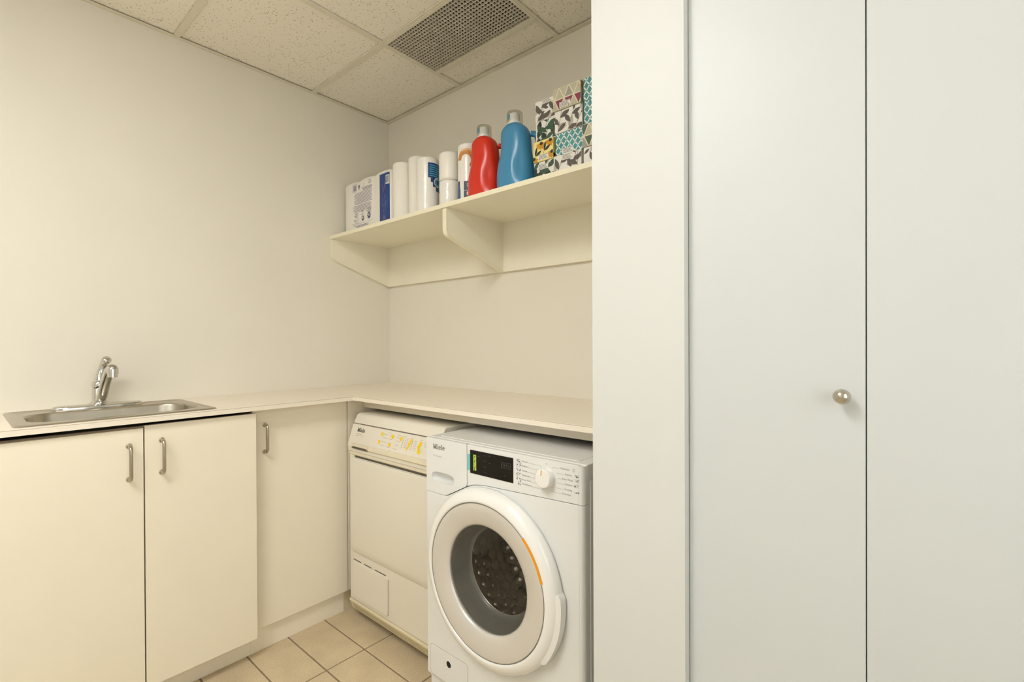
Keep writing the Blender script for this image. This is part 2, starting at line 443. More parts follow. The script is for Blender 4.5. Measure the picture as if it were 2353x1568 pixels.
# ------------------------------------------------------------------ the room
H = 2.549; X1 = 3.30; YR = -3.00
PX = 1.8905; PY = -0.80            # closet partition: its edge and its face
DX0, DX1, DX2 = 2.0955, 2.3785, 2.660   # closet door edges
CT = 0.9925
GX, GY, GP = 0.6416, -0.4774, 0.61
def struct(o): o['kind'] = 'structure'; return o
struct(box('wall_left', -0.12, 0, YR, 0, 0, H+.15, 'wall_paint'))
struct(box('wall_back', -0.12, X1+.12, 0, 0.12, 0, H+.15, 'wall_paint'))
WNY0, WNY1, WNZ0, WNZ1 = -2.62, -1.02, 0.85, 2.25      # added window opening in the right wall, unseen, made up for the fill light
v, f = merge([boxvf(X1, X1+.12, YR, WNY0, 0, H+.15), boxvf(X1, X1+.12, WNY1, 0, 0, H+.15), boxvf(X1, X1+.12, WNY0, WNY1, 0, WNZ0), boxvf(X1, X1+.12, WNY0, WNY1, WNZ1, H+.15)])
struct(mk('wall_right', v, f, 'wall_paint_cool_lit'))
v, f = merge([boxvf(X1+.03, X1+.09, WNY0, WNY0+.05, WNZ0, WNZ1), boxvf(X1+.03, X1+.09, WNY1-.05, WNY1, WNZ0, WNZ1), boxvf(X1+.03, X1+.09, WNY0+.05, WNY1-.05, WNZ0, WNZ0+.05), boxvf(X1+.03, X1+.09, WNY0+.05, WNY1-.05, WNZ1-.05, WNZ1), boxvf(X1+.03, X1+.09, (WNY0+WNY1)/2-.02, (WNY0+WNY1)/2+.02, WNZ0+.05, WNZ1-.05)])
wn = struct(mk('added_window_1', v, f, 'lamp_frame'))  # frame of the added window, out of view, there only to brighten the room
box('added_pane', X1+.058, X1+.062, WNY0+.05, WNY1-.05, WNZ0+.05, WNZ1-.05, 'clear_plastic', wn)
struct(box('wall_rear', -0.12, X1+.12, YR-.12, YR, 0, H+.15, 'wall_paint_cool_lit'))
parts = [boxvf(PX, PX+.09, PY, -0.001, 0, H+.1), boxvf(PX+.09, DX0, PY, PY+.12, 0, H+.1), boxvf(DX0, DX2, PY, PY+.12, 2.10, H+.1), boxvf(DX2, X1-.001, PY, PY+.12, 0, H+.1)]
v, f = merge(parts); struct(mk('wall_partition', v, f, 'wall_paint_cool_lit'))

# closet doors
def closet_door(name, x0, x1):
    d = struct(box(name, x0, x1, PY+.022, PY+.050, 0.012, 2.095, 'closet_paint', bevel=0.0015)); return d
d1 = closet_door('door_1', DX0+.0006, DX1-.0007)
d2 = closet_door('door_2', DX1+.0007, DX2-.0035)
d1['label'] = 'white closet door leaf carrying a round nickel knob'; d2['label'] = 'plain white closet door leaf right of the knob leaf'
kx, kz, ky = 2.3484, 1.1420, PY+.022
v, f = lathe([(0.00711, 0.00000), (0.00711, -0.00248), (0.00486, -0.00497), (0.00464, -0.00994), (0.00786, -0.01242), (0.01085, -0.01532), (0.01235, -0.01946), (0.01235, -0.02194), (0.01122, -0.02608), (0.00860, -0.02981), (0.00486, -0.03213), (0.00112, -0.03279)], (kx, ky, kz), 'y', 36, cap0=True, cap1=True)
kn = mk('knob', v, f, 'knob_nickel', d1, smooth=True, sharp=50); kn['label'] = 'round brushed nickel knob'

# floor: grout bed, tiles laid on it
fl = struct(box('floor', -0.12, X1+.12, YR-.12, 0.12, -0.06, -0.002, 'grout'))
TPX, TPY, TX0, TY0, TG = 0.3245, 0.1618, 0.7440, -0.6535, 0.0030
tv, tf = boxvf(-TPX/2+TG, TPX/2-TG, -TPY/2+TG, TPY/2-TG, 0, .0035)
tm = bpy.data.meshes.new('tile'); tm.from_pydata(tv, [], tf); tm.materials.append(MATS['floor_porcelain'])
bm = bmesh.new(); bm.from_mesh(tm); top = [e for e in bm.edges if all(vv.co.z > .003 for vv in e.verts)]
bmesh.ops.bevel(bm, geom=top, offset=.0012, segments=1, affect='EDGES'); bmesh.ops.recalc_face_normals(bm, faces=bm.faces); bm.to_mesh(tm); bm.free()
restV, restF = [], []
for i in range(-4, 10):
    for j in range(-16, 6):
        cx, cy = TX0+(i+.5)*TPX, TY0+(j+.5)*TPY
        if cx-TPX/2 > X1 or cx+TPX/2 < 0 or cy-TPY/2 > 0 or cy+TPY/2 < YR: continue
        if -2 <= i <= 4 and -9 <= j <= 1:
            o = bpy.data.objects.new('tile', tm); COL.objects.link(o); o.parent = fl
            o.location = Vector((cx, cy, -.0035)) - ORIG[fl]
        else:
            n = len(restV); x0, x1, y0, y1 = max(cx-TPX/2+TG, 0), min(cx+TPX/2-TG, X1), max(cy-TPY/2+TG, YR), min(cy+TPY/2-TG, 0)
            if x1-x0 < .005 or y1-y0 < .005: continue
            a, b = boxvf(x0, x1, y0, y1, -.0035, 0); restV += a; restF += [tuple(q+n for q in r) for r in b]
tag(mk('tile_field', restV, restF, 'floor_porcelain', fl), kind='stuff')

# ceiling: deck, suspended grid, lay-in tiles, wall angle
ce = struct(box('ceiling', -0.12, X1+.12, YR-.12, 0.12, H+.15, H+.25, 'grid_metal'))
xl = [GX+GP*k for k in range(-0, 6)]; yl = [GY-GP*k for k in range(0, 6)]
for x in xl:
    if x < X1-.05: box('grid_runner', x-.012, x+.012, YR, 0, H, H+.006, 'grid_metal', ce, bevel=.0008)
for y in yl:
    if y > YR+.05: box('grid_runner', 0, X1, y-.012, y+.012, H+.0004, H+.006, 'grid_metal', ce, bevel=.0008)
v, f = merge([prism([(0, H-.0005), (.022, H-.0005), (.022, H+.002), (.002, H+.002), (.002, H+.02), (0, H+.02)], lambda u, w_, d: (u, d, w_), YR, 0)])
mk('wall_angle', v, f, 'grid_metal', ce)
v, f = merge([prism([(0, H-.0007), (-.022, H-.0007), (-.022, H+.002), (-.002, H+.002), (-.002, H+.02), (0, H+.02)], YZ, 0.0005, X1)])
mk('wall_angle', v, f, 'grid_metal', ce)
box('wall_angle', X1-.022, X1, YR, 0, H, H+.003, 'grid_metal', ce); box('wall_angle', 0, X1, YR, YR+.022, H, H+.003, 'grid_metal', ce)
VX0, VX1, VY0, VY1 = 0.652, 1.243, -0.4655, -0.1885     # vent core opening
LCELLS = {(2, 3), (2, 4)}
xc = [0.0] + [x for x in xl if x < X1-.05] + [X1]; yc = [0.0] + [y for y in yl if y > YR+.05] + [YR]
for i in range(len(xc)-1):
    for j in range(len(yc)-1):
        x0, x1, y1, y0 = xc[i]+.004, xc[i+1]-.004, yc[j]-.004, yc[j+1]+.004
        if (i, j) in LCELLS: continue
        if (i, j) == (1, 0):
            box('ceiling_tile', x0, x1, VY1+.012, y1, H+.0075, H+.022, 'ceiling_fibre', ce); continue
        box('ceiling_tile', x0, x1, y0, y1, H+.0075, H+.022, 'ceiling_fibre', ce)

# eggcrate return-air grille in the grid
vr = root('ceiling_vent', ((VX0+VX1)/2, (VY0+VY1)/2, H-.001), 'square-celled eggcrate metal air grille set in the tiled ceiling', 'vent')
fr = []
for a in (boxvf(VX0-.010, VX0, VY0-.0, VY1+.0, H-.0015, H+.02), boxvf(VX1, VX1+.010, VY0, VY1, H-.0015, H+.02), boxvf(VX0-.010, VX1+.010, VY1, VY1+.026, H-.0015, H+.02), boxvf(VX0-.010, VX1+.010, VY0-.012, VY0, H-.0015, H+.02)): fr.append(a)
v, f = merge(fr); mk('frame', v, f, 'grid_metal', vr)
NX, NY = 36, 17
bx_ = bpy.data.meshes.new('core_bar'); a, b = boxvf(-.0013, .0013, -(VY1-VY0)/2, (VY1-VY0)/2, 0, .0075); bx_.from_pydata(a, [], b); bx_.materials.append(MATS['vent_metal'])
by_ = bpy.data.meshes.new('core_bar'); a, b = boxvf(-(VX1-VX0)/2, (VX1-VX0)/2, -.0013, .0013, .0002, .0073); by_.from_pydata(a, [], b); by_.materials.append(MATS['vent_metal'])
for i in range(1, NX):
    link('core_bar', bx_, vr, (VX0+(VX1-VX0)*i/NX-(VX0+VX1)/2, 0, 0.001))
for j in range(1, NY):
    link('core_bar', by_, vr, (0, VY0+(VY1-VY0)*j/NY-(VY0+VY1)/2, 0.001))
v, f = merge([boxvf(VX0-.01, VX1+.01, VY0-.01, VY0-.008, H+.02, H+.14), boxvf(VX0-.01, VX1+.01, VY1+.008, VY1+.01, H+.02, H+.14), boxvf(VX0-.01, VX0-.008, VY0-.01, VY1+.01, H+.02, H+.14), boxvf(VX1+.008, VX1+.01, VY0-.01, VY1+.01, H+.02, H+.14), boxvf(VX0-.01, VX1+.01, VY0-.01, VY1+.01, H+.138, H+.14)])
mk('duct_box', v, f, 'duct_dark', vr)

# ceiling troffers (behind the camera's view)
def troffer(i, j, m, label):
    x0, x1, y1, y0 = xc[i]+.013, xc[i+1]-.013, yc[j]-.013, yc[j+2]+.013
    r = root('ceiling_light', ((x0+x1)/2, (y0+y1)/2, H-.002), label, 'light')
    v, f = merge([boxvf(x0, x1, y0, y0+.03, H-.002, H+.05), boxvf(x0, x1, y1-.03, y1, H-.002, H+.05), boxvf(x0, x0+.03, y0+.03, y1-.03, H-.002, H+.05), boxvf(x1-.03, x1, y0+.03, y1-.03, H-.002, H+.05)])
    mk('frame', v, f, 'lamp_frame', r)
    box('diffuser', x0+.03, x1-.03, y0+.03, y1-.03, H+.004, H+.010, m, r)
troffer(2, 3, 'lamp_diffuser', 'long recessed ceiling light panel over the middle of the room')

# ------------------------------------------------------------------ worktop (L shaped)
CX, CY = 0.5155, -0.5571      # front edges of the two runs
CYE = -1.86
poly = [(0.0005, -0.0005), (0.0005, CYE), (CX, CYE), (CX, CY), (PX-.0005, CY), (PX-.0005, -0.0005)]
wt = root('worktop', (0.3, -0.3, CT-.0185), 'cream laminate L-shaped worktop holding the sink', 'worktop')
# top sheet with a cut-out for the sink bowl
SX0, SX1, SY0, SY1 = 0.150, 0.425, -1.575, -1.118
def sheet(z0, z1):
    xs = [0.0005, SX0, SX1, CX, PX-.0005]; ys = [CYE, SY0, SY1, CY, -0.0005]; cells = []
    for i in range(4):
        for j in range(4):
            if (i == 1 and j == 1) or (i == 3 and j < 3): continue
            cells.append((i, j))
    V = {}; VL = []; F = []
    def vid(i, j, z):
        if (i, j, z) not in V: V[(i, j, z)] = len(VL); VL.append((xs[i], ys[j], z))
        return V[(i, j, z)]
    for i, j in cells:
        F.append((vid(i, j, z1), vid(i+1, j, z1), vid(i+1, j+1, z1), vid(i, j+1, z1)))
        F.append((vid(i, j, z0), vid(i, j+1, z0), vid(i+1, j+1, z0), vid(i+1, j, z0)))
        for (a, b), nb in ((((i, j), (i+1, j)), (i, j-1)), (((i+1, j), (i+1, j+1)), (i+1, j)), (((i+1, j+1), (i, j+1)), (i, j+1)), (((i, j+1), (i, j)), (i-1, j))):
            if nb not in cells: F.append((vid(*a, z0), vid(*b, z0), vid(*b, z1), vid(*a, z1)))
    return VL, F
v, f = sheet(CT-.0012, CT); mk('top_sheet', v, f, 'worktop_laminate', wt)
v, f = sheet(CT-.0185, CT-.0022); mk('board', v, f, 'worktop_laminate', wt)
# dark glue line under the laminate at the front edge
v, f = merge([boxvf(CX-.004, CX-.0002, CYE+.0005, CY-.0002, CT-.0023, CT-.0011), boxvf(CX-.004, PX-.001, CY+.0002, CY+.004, CT-.0023, CT-.0011)])
mk('edge_seam', v, f, 'laminate_seam', wt)
box('apron', 0.4545, PX-.001, CY+.092, CY+.110, CT-.062, CT-.0187, 'worktop_laminate', wt)

# ------------------------------------------------------------------ base cabinets
def pull(parent, x, y, z0, z1):
    h = z1-z0; pr = .030; r = .0052
    pts = [(x, y, z0)]
    for k in range(7): a = math.radians(90*k/6); pts.append((x+pr-.014+.014*math.sin(a), y, z0+.014-.014*math.cos(a)))
    for k in range(7): a = math.radians(90*k/6); pts.append((x+pr-.014+.014*math.cos(a), y, z1-.014+.014*math.sin(a)))
    pts.append((x, y, z1))
    v, f = tube(pts, r, 14); v2, f2 = lathe([(0.0085, 0), (0.0085, .0025), (.006, .003)], (0, 0, 0), 'z', 18, True, True)
    rot = lambda p, zz: (x+p[2], y+p[1], zz+p[0])
    V, F = merge([(v, f), ([rot(p, z0) for p in v2], f2), ([rot(p, z1) for p in v2], f2)])
    o = mk('pull_handle', V, F, 'nickel', parent, smooth=True, sharp=50); o['label'] = 'brushed nickel bar handle'
TOE = 0.4300
c1 = root('sink_cabinet', (0.24, -1.40, 0), 'cream two-door cabinet under the stainless sink', 'cabinet')
v, f = merge([boxvf(.002, .478, CYE+.004, CYE+.02, .092, .94), boxvf(.002, .478, -.982, -.966, .092, .94), boxvf(.002, .478, CYE+.02, -.982, .092, .110), boxvf(.002, .012, CYE+.02, -.982, .110, .94), boxvf(.462, .4785, CYE+.02, -.982, .860, .9590), boxvf(.456, .4735, -1.340, -1.296, .110, .925)])
mk('carcass', v, f, 'cabinet_inside', c1)
box('toe_kick', .39, TOE, CYE+.004, -.9645, .0005, .0915, 'cabinet_laminate', c1)
DF = 0.4975
a = box('door', DF-.018, DF, -1.667, -1.3155, .092, .9545, 'cabinet_laminate', c1, bevel=.0008); pull(a, DF, -1.3535, .794, .902)
a = box('door', DF-.018, DF, -1.3115, -.9635, .092, .9615, 'cabinet_laminate', c1, bevel=.0008); pull(a, DF, -1.2655, .800, .908)
box('end_panel', .002, .4785, CYE+.0008, CYE+.0039, .0005, .970, 'cabinet_laminate', c1)
box('filler_panel', DF-.018, DF, CYE+.004, -1.670, .092, .960, 'cabinet_laminate', c1, bevel=.0008)
c2 = root('corner_cabinet', (0.22, -0.60, 0), 'cream single-door cabinet between the sink cabinet and the dryer', 'cabinet')
v, f = merge([boxvf(.002, .428, -.962, -.946, .098, .972), boxvf(.002, .428, -.946, -.585, .098, .114), boxvf(.002, .428, -.600, -.585, .114, .972), boxvf(.410, .428, -.946, -.600, .93, .972)])
mk('carcass', v, f, 'cabinet_inside', c2)
a = box('door', .432, .450, -.9585, -.5525, .0985, .970, 'cabinet_laminate', c2, bevel=.0008); pull(a, .450, -.9135, .7995, .9065)
box('side_panel', .432, .4515, -.5480, -.003, .0985, CT-.019, 'cabinet_laminate', c2, bevel=.0006)
box('toe_kick', .39, TOE, -.9640, -.562, .0005, .098, 'cabinet_laminate', c2)
box('toe_kick', .385, TOE-.003, -.5615, -.300, .0005, .098, 'yellowed_plastic', c2)

# ------------------------------------------------------------------ sink and faucet
sk = root('sink', (0.27, -1.348, CT), 'stainless steel drop-in sink set in the worktop', 'sink')
RX0, RX1, RY0, RY1 = 0.040, 0.484, -1.612, -1.088
def ring_loft(loops, closed_end=True):
    n = len(loops[0]); V = [p for L in loops for p in L]; F = []
    for i in range(len(loops)-1):
        for k in range(n): F.append((i*n+k, i*n+(k+1) % n, (i+1)*n+(k+1) % n, (i+1)*n+k))
    if closed_end: F.append(tuple(range((len(loops)-1)*n, len(loops)*n)))
    return V, F
def lp(x0, x1, y0, y1, r, z): return [(a, b, z) for a, b in rrect(x0, x1, y0, y1, r, 9)]
v, f = ring_loft([lp(RX0, RX1, RY0, RY1, .022, CT+.0003), lp(RX0+.004, RX1-.004, RY0+.004, RY1-.004, .020, CT+.0042), lp(RX0+.014, RX1-.014, RY0+.014, RY1-.014, .018, CT+.0046), lp(RX0+.018, RX1-.018, RY0+.018, RY1-.018, .018, CT+.0028), lp(SX0-.002, SX1+.002, SY0-.002, SY1+.002, .078, CT+.0026)], False)
mk('rim', v, f, 'steel_brushed', sk, smooth=True, sharp=60)
v, f = ring_loft([lp(SX0-.002, SX1+.002, SY0-.002, SY1+.002, .078, CT+.0026), lp(SX0+.001, SX1-.001, SY0+.001, SY1-.001, .076, CT+.0005), lp(SX0+.004, SX1-.004, SY0+.004, SY1-.004, .074, CT-.006), lp(SX0+.008, SX1-.008, SY0+.008, SY1-.008, .072, CT-.12), lp(SX0+.018, SX1-.018, SY0+.018, SY1-.018, .065, CT-.142), lp(SX0+.04, SX1-.04, SY0+.04, SY1-.04, .05, CT-.15)])
mk('bowl', v, f, 'steel_brushed', sk, smooth=True, sharp=60)
v, f = lathe([(.045, 0), (.045, .002), (.036, .0015), (.030, -.001)], (.29, -1.346, CT-.1495), 'z', 32, cap1=True); mk('drain', v, f, 'chrome', sk, smooth=True)

FX, FY = 0.092, -1.363
fa = root('faucet', (FX, FY, CT+.003), 'chrome single-lever faucet standing behind the sink bowl', 'faucet')
secs = []
z0 = CT+.0028
for t, s in ((0, 1.0), (.35, 1.0), (.62, .97), (.82, .90), (1, .74)): secs.append((z0+.0125*t, FX, FY, .031*s, .132-.031*(1-s), 3.2))
v, f = loft(secs, 56); mk('base_plate', v, f, 'chrome', fa, smooth=True, sharp=50)
zb = z0+.0115
v, f = lathe([(.030, 0), (.029, .006), (.0225, .010), (.0215, .014), (.0215, .058), (.0205, .0595), (.0215, .061), (.0225, .072), (.0205, .082), (.014, .090), (.004, .093)], (FX, FY, zb), 'z', 36, True, True); mk('body', v, f, 'chrome', fa, smooth=True, sharp=50)
# spout: leaves the body low at the front, climbs and arches toward the room
pth = smooth_path([(FX+.012, FY+.002, zb+.016), (FX+.040, FY+.003, zb+.036), (FX+.072, FY+.006, zb+.078), (FX+.100, FY+.010, zb+.116), (FX+.124, FY+.013, zb+.134), (FX+.142, FY+.015, zb+.136)], 6)
n = len(pth); v, f = tube(pth, [.0165-.001*i/n for i in range(n)], 18); mk('spout', v, f, 'chrome', fa, smooth=True, sharp=50)
v, f = lathe([(.0125, .020), (.0158, .015), (.0165, .008), (.0165, -.006), (.0145, -.0065), (.0145, -.018), (.0128, -.0185), (.010, -.016)], (FX+.144, FY+.0155, zb+.124), 'z', 28, True, True); mk('aerator', v, f, 'chrome', fa, smooth=True, sharp=50)
# lever
pth = smooth_path([(FX+.000, FY+.000, zb+.072), (FX-.006, FY+.004, zb+.100), (FX-.008, FY+.010, zb+.128), (FX-.002, FY+.016, zb+.152), (FX+.014, FY+.020, zb+.166)], 6)
n = len(pth); rr = [.0195-.0050*math.sin(math.pi*i/n)-.0035*i/n for i in range(n)]; dd = (pth[-1]-pth[-2]).normalized(); e0, r0 = pth[-1], rr[-1]
for q in (25, 50, 70, 85): pth.append(e0+dd*r0*.6*math.sin(math.radians(q))); rr.append(r0*math.cos(math.radians(q)))
v, f = tube(pth, rr, 18); mk('lever', v, f, 'chrome', fa, smooth=True, sharp=50)

# ------------------------------------------------------------------ washing machine
WX0, WX1, WY, WT = 1.152, 1.782, -0.666, 0.910
WC = (1.4555, 0.523)
wm = root('washing_machine', ((WX0+WX1)/2, -0.34, 0), 'white front-load washing machine with round glass door and black display', 'washer')
v, f = merge([boxvf(WX0+.0035, WX0+.02, -.648, -.06, .02, WT-.03), boxvf(WX1-.02, WX1-.0035, -.648, -.06, .02, WT-.03), boxvf(WX0+.02, WX1-.02, -.08, -.06, .02, WT-.03), boxvf(WX0+.02, WX1-.02, -.645, -.08, .02, .04), boxvf(WX0+.02, WX1-.02, -.645, -.08, WT-.05, WT-.03)])
mk('casing', v, f, 'appliance_white', wm)
box('side_cover', WX1-.0035, WX1+.0015, -.634, -.07, .04, WT-.045, 'appliance_white', wm, bevel=.0015)
box('lid', WX0, WX1, WY+.0165, -.05, WT-.0295, WT, 'appliance_white', wm, bevel=.003, bseg=3)
box('lid_panel', WX0+.035, WX1-.035, WY+.036, -.09, WT-.001, WT+.0014, 'appliance_white', wm, bevel=.001)
# lower front with the porthole; its top edge follows the fascia
top = [(WX0+.001, .7235), (1.238, .7235), (1.258, .7265), (1.305, .750), (1.345, .7705), (1.375, .783), (1.42, .7905), (1.47, .793), (1.56, .7965), (WX1-.0135, .8050)]
outer = top + [(WX1-.0135, .10), (WX0+.001, .10)]
v, f = holed_plate(outer, lambda a: (WC[0]+.185*math.cos(a), WC[1]+.185*math.sin(a)), WC, XZ, WY, WY+.016, 72)
mk('front_panel', v, f, 'appliance_white', wm, bevel=.002)
box('plinth', WX0+.004, WX1-.004, WY+.012, -.62, .028, .099, 'appliance_white', wm, bevel=.003)
# fascia and detergent drawer
g = .0012
fas = [(1.3515, WT-.0015), (1.3515, .7750), (1.375, .783+g), (1.42, .7905+g), (1.47, .793+g), (1.56, .7965+g), (WX1-.0135, .8050+g), (WX1-.0135, WT-.0015)]
v, f = prism(fas[::-1], XZ, WY, WY+.016); mk('control_panel', v, f, 'appliance_white', wm, bevel=.002)
cp_ = [(WX1-.0134, WY)] + [(WX1-.0134+.0124*math.sin(math.radians(9*k)), WY+.0150*(1-math.cos(math.radians(9*k)))) for k in range(1, 11)] + [(WX1-.001, WY+.030), (WX1-.0134, WY+.030)]
for z0_, z1_ in ((.10, .8050), (.8050+g, WT-.0030)):
    v, f = prism(cp_, XY, z0_, z1_); mk('corner_edge', v, f, 'appliance_white', wm, smooth=True, sharp=30)
drw = [(WX0+.001, WT-.0015), (1.3500, WT-.0015), (1.3500, .7850), (1.3485, .7775), (1.3435, .7722), (1.304, .7520), (1.2565, .7283), (1.238, .7250), (WX0+.001, .7250)]
sc, sa, sb = (1.236, .7805), .0545, .0175
def stad(a):
    c, d = math.cos(a), math.sin(a); n = 3.4
    k = (abs(c/sa)**n+abs(d/sb)**n)**(-1/n); return (sc[0]+c*k, sc[1]+d*k)
v, f = holed_plate(drw, stad, sc, XZ, WY, WY+.016, 64)
dr = mk('detergent_drawer', v, f, 'appliance_white', wm, bevel=.0015)
pv, pf = [], []
N = 48
for dd, s, dz in ((0.0, 1.0, 0), (.012, .97, .001), (.022, .88, .004), (.026, .70, .006)):
    for k in range(N):
        a = 2*math.pi*k/N; u, w_ = stad(a); pv.append((sc[0]+(u-sc[0])*s, WY+.001+dd, sc[1]+(w_-sc[1])*s+dz))
for i in range(3):
    for k in range(N): pf.append((i*N+k, i*N+(k+1) % N, (i+1)*N+(k+1) % N, (i+1)*N+k))
pf.append(tuple(range(3*N, 4*N))); mk('grip_pocket', pv, pf, 'appliance_white', dr, smooth=True)
# door: white outer ring, pearl inner ring, glass
PO = (WC[0], WY, WC[1])
v, f = lathe([(.200, -.001), (.262, -.001), (.2675, -.006), (.268, -.016), (.265, -.026), (.258, -.034), (.248, -.040), (.238, -.043), (.2315, -.0435), (.2295, -.041), (.229, -.036), (.2, -.034)], PO, 'y', 96)
wd = mk('door', v, f, 'white_gloss', wm, smooth=True, sharp=60)
v, f = lathe([(.2288, -.0375), (.2288, -.0405), (.2268, -.0412), (.2262, -.0375)], PO, 'y', 96); mk('ring_line', v, f, 'ring_line', wd, smooth=True)
v, f = lathe([(.2262, -.036), (.2262, -.0405), (.222, -.0415), (.205, -.0405), (.180, -.0365), (.165, -.032), (.1595, -.028), (.158, -.022), (.160, -.015)], PO, 'y', 96)
mk('inner_ring', v, f, 'pearl_ring', wd, smooth=True, sharp=60)
v, f = lathe([(.1585, -.0205), (.1575, -.0235), (.140, -.0262), (.10, -.0290), (.05, -.0305), (.004, -.0310)], PO, 'y', 72, cap1=True); gl = mk('glass', v, f, 'door_glass', wd, smooth=True)
v, f = lathe([(.1590, -.019), (.1560, -.019), (.1520, -.004), (.1460, .018), (.1400, .036), (.1360, .044), (.1315, .046)], PO, 'y', 72)
mk('glass_bowl', v, f, 'rubber_grey', wd, smooth=True, sharp=60)
v, f = lathe([(.1325, .0450), (.1310, .0468), (.1295, .0450)], PO, 'y', 72); mk('bowl_lip', v, f, 'ring_line', wd, smooth=True)
# orange mark on the door seam and the grip recess at the right
pv, pf = [], []
a0, a1 = math.radians(16), math.radians(47); n = 18
for i in range(n+1):
    a = a0+(a1-a0)*i/n
    for rr, yy in ((.2350, -.0446), (.2255, -.0428), (.2255, -.0400), (.2350, -.0425)): pv.append((PO[0]+rr*math.cos(a), PO[1]+yy, PO[2]+rr*math.sin(a)))
for i in range(n):
    for k in range(4): pf.append((i*4+k, i*4+(k+1) % 4, i*4+4+(k+1) % 4, i*4+4+k))
pf += [(0, 1, 2, 3), tuple(range(n*4, n*4+4))]
o = mk('orange_mark', pv, pf, 'orange', wd, smooth=True); o['label'] = 'short orange strip on the door ring'
pv, pf = [], []
a0, a1 = math.radians(-38), math.radians(9); n = 18
for i in range(n+1):
    a = a0+(a1-a0)*i/n; q = 0.0 if 0 < i < n else -.006
    for rr, yy in ((.255+q, -.0335), (.2735+q, -.028), (.2745+q, -.006), (.257, -.004)): pv.append((PO[0]+rr*math.cos(a), PO[1]+yy, PO[2]+rr*math.sin(a)))
for i in range(n):
    for k in range(4): pf.append((i*4+k, i*4+(k+1) % 4, i*4+4+(k+1) % 4, i*4+4+k))
pf += [(0, 1, 2, 3), tuple(range(n*4, n*4+4))]
mk('door_grip', pv, pf, 'white_gloss', wd, smooth=True, sharp=40)
# drum with honeycomb cells
v, f = lathe([(.170, .050), (.215, .060), (.235, .085), (.235, .30)], PO, 'y', 72); dm = mk('drum', v, f, 'drum_steel', wm, smooth=True)
hv, hf = [], []; R = .0235
for i in range(-12, 13):
    for j in range(-12, 13):
        x = PO[0]+R*1.732*(i+.5*(j % 2)); z = PO[2]+R*1.5*j
        if math.hypot(x-PO[0], z-PO[2]) > .232: continue
        n = len(hv); ring = [(x+R*.985*math.sin(math.pi/3*k), PO[1]+.300, z+R*.985*math.cos(math.pi/3*k)) for k in range(6)]
        mid = [(x+R*.62*math.sin(math.pi/3*k), PO[1]+.2890, z+R*.62*math.cos(math.pi/3*k)) for k in range(6)]
        hv += ring+mid+[(x, PO[1]+.2860, z)]
        for k in range(6): hf += [(n+k, n+(k+1) % 6, n+6+(k+1) % 6, n+6+k), (n+6+k, n+6+(k+1) % 6, n+12)]
mk('honeycomb_back', hv, hf, 'drum_steel', dm, smooth=True, sharp=80)
hv, hf = [], []
for i in range(38):                     # cells round the drum wall
    for j in range(6):
        a = 2*math.pi*(i+.5*(j % 2))/38; y = PO[1]+.10+.0365*j
        def pt(da, dy, rr): return (PO[0]+rr*math.cos(a+da), y+dy, PO[2]+rr*math.sin(a+da))
        n = len(hv); ka = R/.235
        hv += [pt(ka*.95*math.sin(math.pi/3*k), R*.95*math.cos(math.pi/3*k), .2345) for k in range(6)]
        hv += [pt(ka*.6*math.sin(math.pi/3*k), R*.6*math.cos(math.pi/3*k), .2285) for k in range(6)] + [pt(0, 0, .2265)]
        for k in range(6): hf += [(n+k, n+(k+1) % 6, n+6+(k+1) % 6, n+6+k), (n+6+k, n+6+(k+1) % 6, n+12)]
mk('honeycomb_wall', hv, hf, 'drum_steel', dm, smooth=True, sharp=80)
v, f = lathe([(.185, .012), (.178, .030), (.172, .052)], PO, 'y', 60); mk('door_seal', v, f, 'rubber_grey', wm, smooth=True)
# display, dial
box('display', 1.3665, 1.5440, WY-.0016, WY+.002, .8215, .8945, 'black_glass', wm, bevel=.0008)
WP = lambda u, v_, l: (u, WY-l, v_)
WPd = lambda u, v_, l: (u, WY-.0016-l, v_)
P = Print(WPd, .0003)
P.rect(1.3815, 1.3945, .8325, .8815, 'label_lime')
for k, (a, b) in enumerate(((.8345, .846), (.857, .866), (.872, .879))): P.line((1.3855, a), (1.3905, b), .0022, 'ink_black', 1)
o = P.build('lime_label', wm); o['label'] = 'lime green handwritten strip on the display'
P = Print(WPd, .0002)
def digit(x, z, w_, h):
    for a, b in (((0, 0), (1, 0)), ((0, .5), (1, .5)), ((0, 1), (1, 1)), ((0, 0), (0, 1)), ((1, 0), (1, 1))):
        P.line((x+a[0]*w_, z+a[1]*h), (x+b[0]*w_, z+b[1]*h), .0016, 'digit_grey')
for k in range(3): digit(1.4985+k*.0135, .8600, .008, .0165)
P.build('digits', wm); P = Print(WPd, .0002)
for (x, z, l) in ((1.424, .884, .014), (1.446, .886, .010), (1.424, .868, .014), (1.446, .864, .010), (1.424, .850, .016), (1.400, .878, .010), (1.400, .864, .008), (1.424, .834, .016), (1.462, .8885, .002), (1.470, .8885, .002), (1.510, .838, .008)):
    P.rect(x, x+l, z, z+.0012, 'digit_grey')
P.build('display_print', wm)
P = Print(WP, .0003); P.rect(1.3540, 1.3672, .8290, .8795, 'tape_blue'); o = P.build('tape', wm); o['label'] = 'small turquoise tape tab beside the display'
KX, KZ = 1.6660, .8610
v, f = lathe([(.0268, 0), (.0266, -.006), (.0258, -.018), (.0247, -.0225), (.0230, -.0241), (.002, -.0246)], (KX, WY, KZ), 'y', 48, cap0=True, cap1=True)
kd = mk('dial', v, f, 'white_gloss', wm, smooth=True, sharp=40)
P = Print(lambda u, v_, l: (u, WY-.0244-l, v_), .0003); P.line((KX-.004, KZ+.0085), (KX-.002, KZ+.0228), .0030, 'orange')
P2 = P
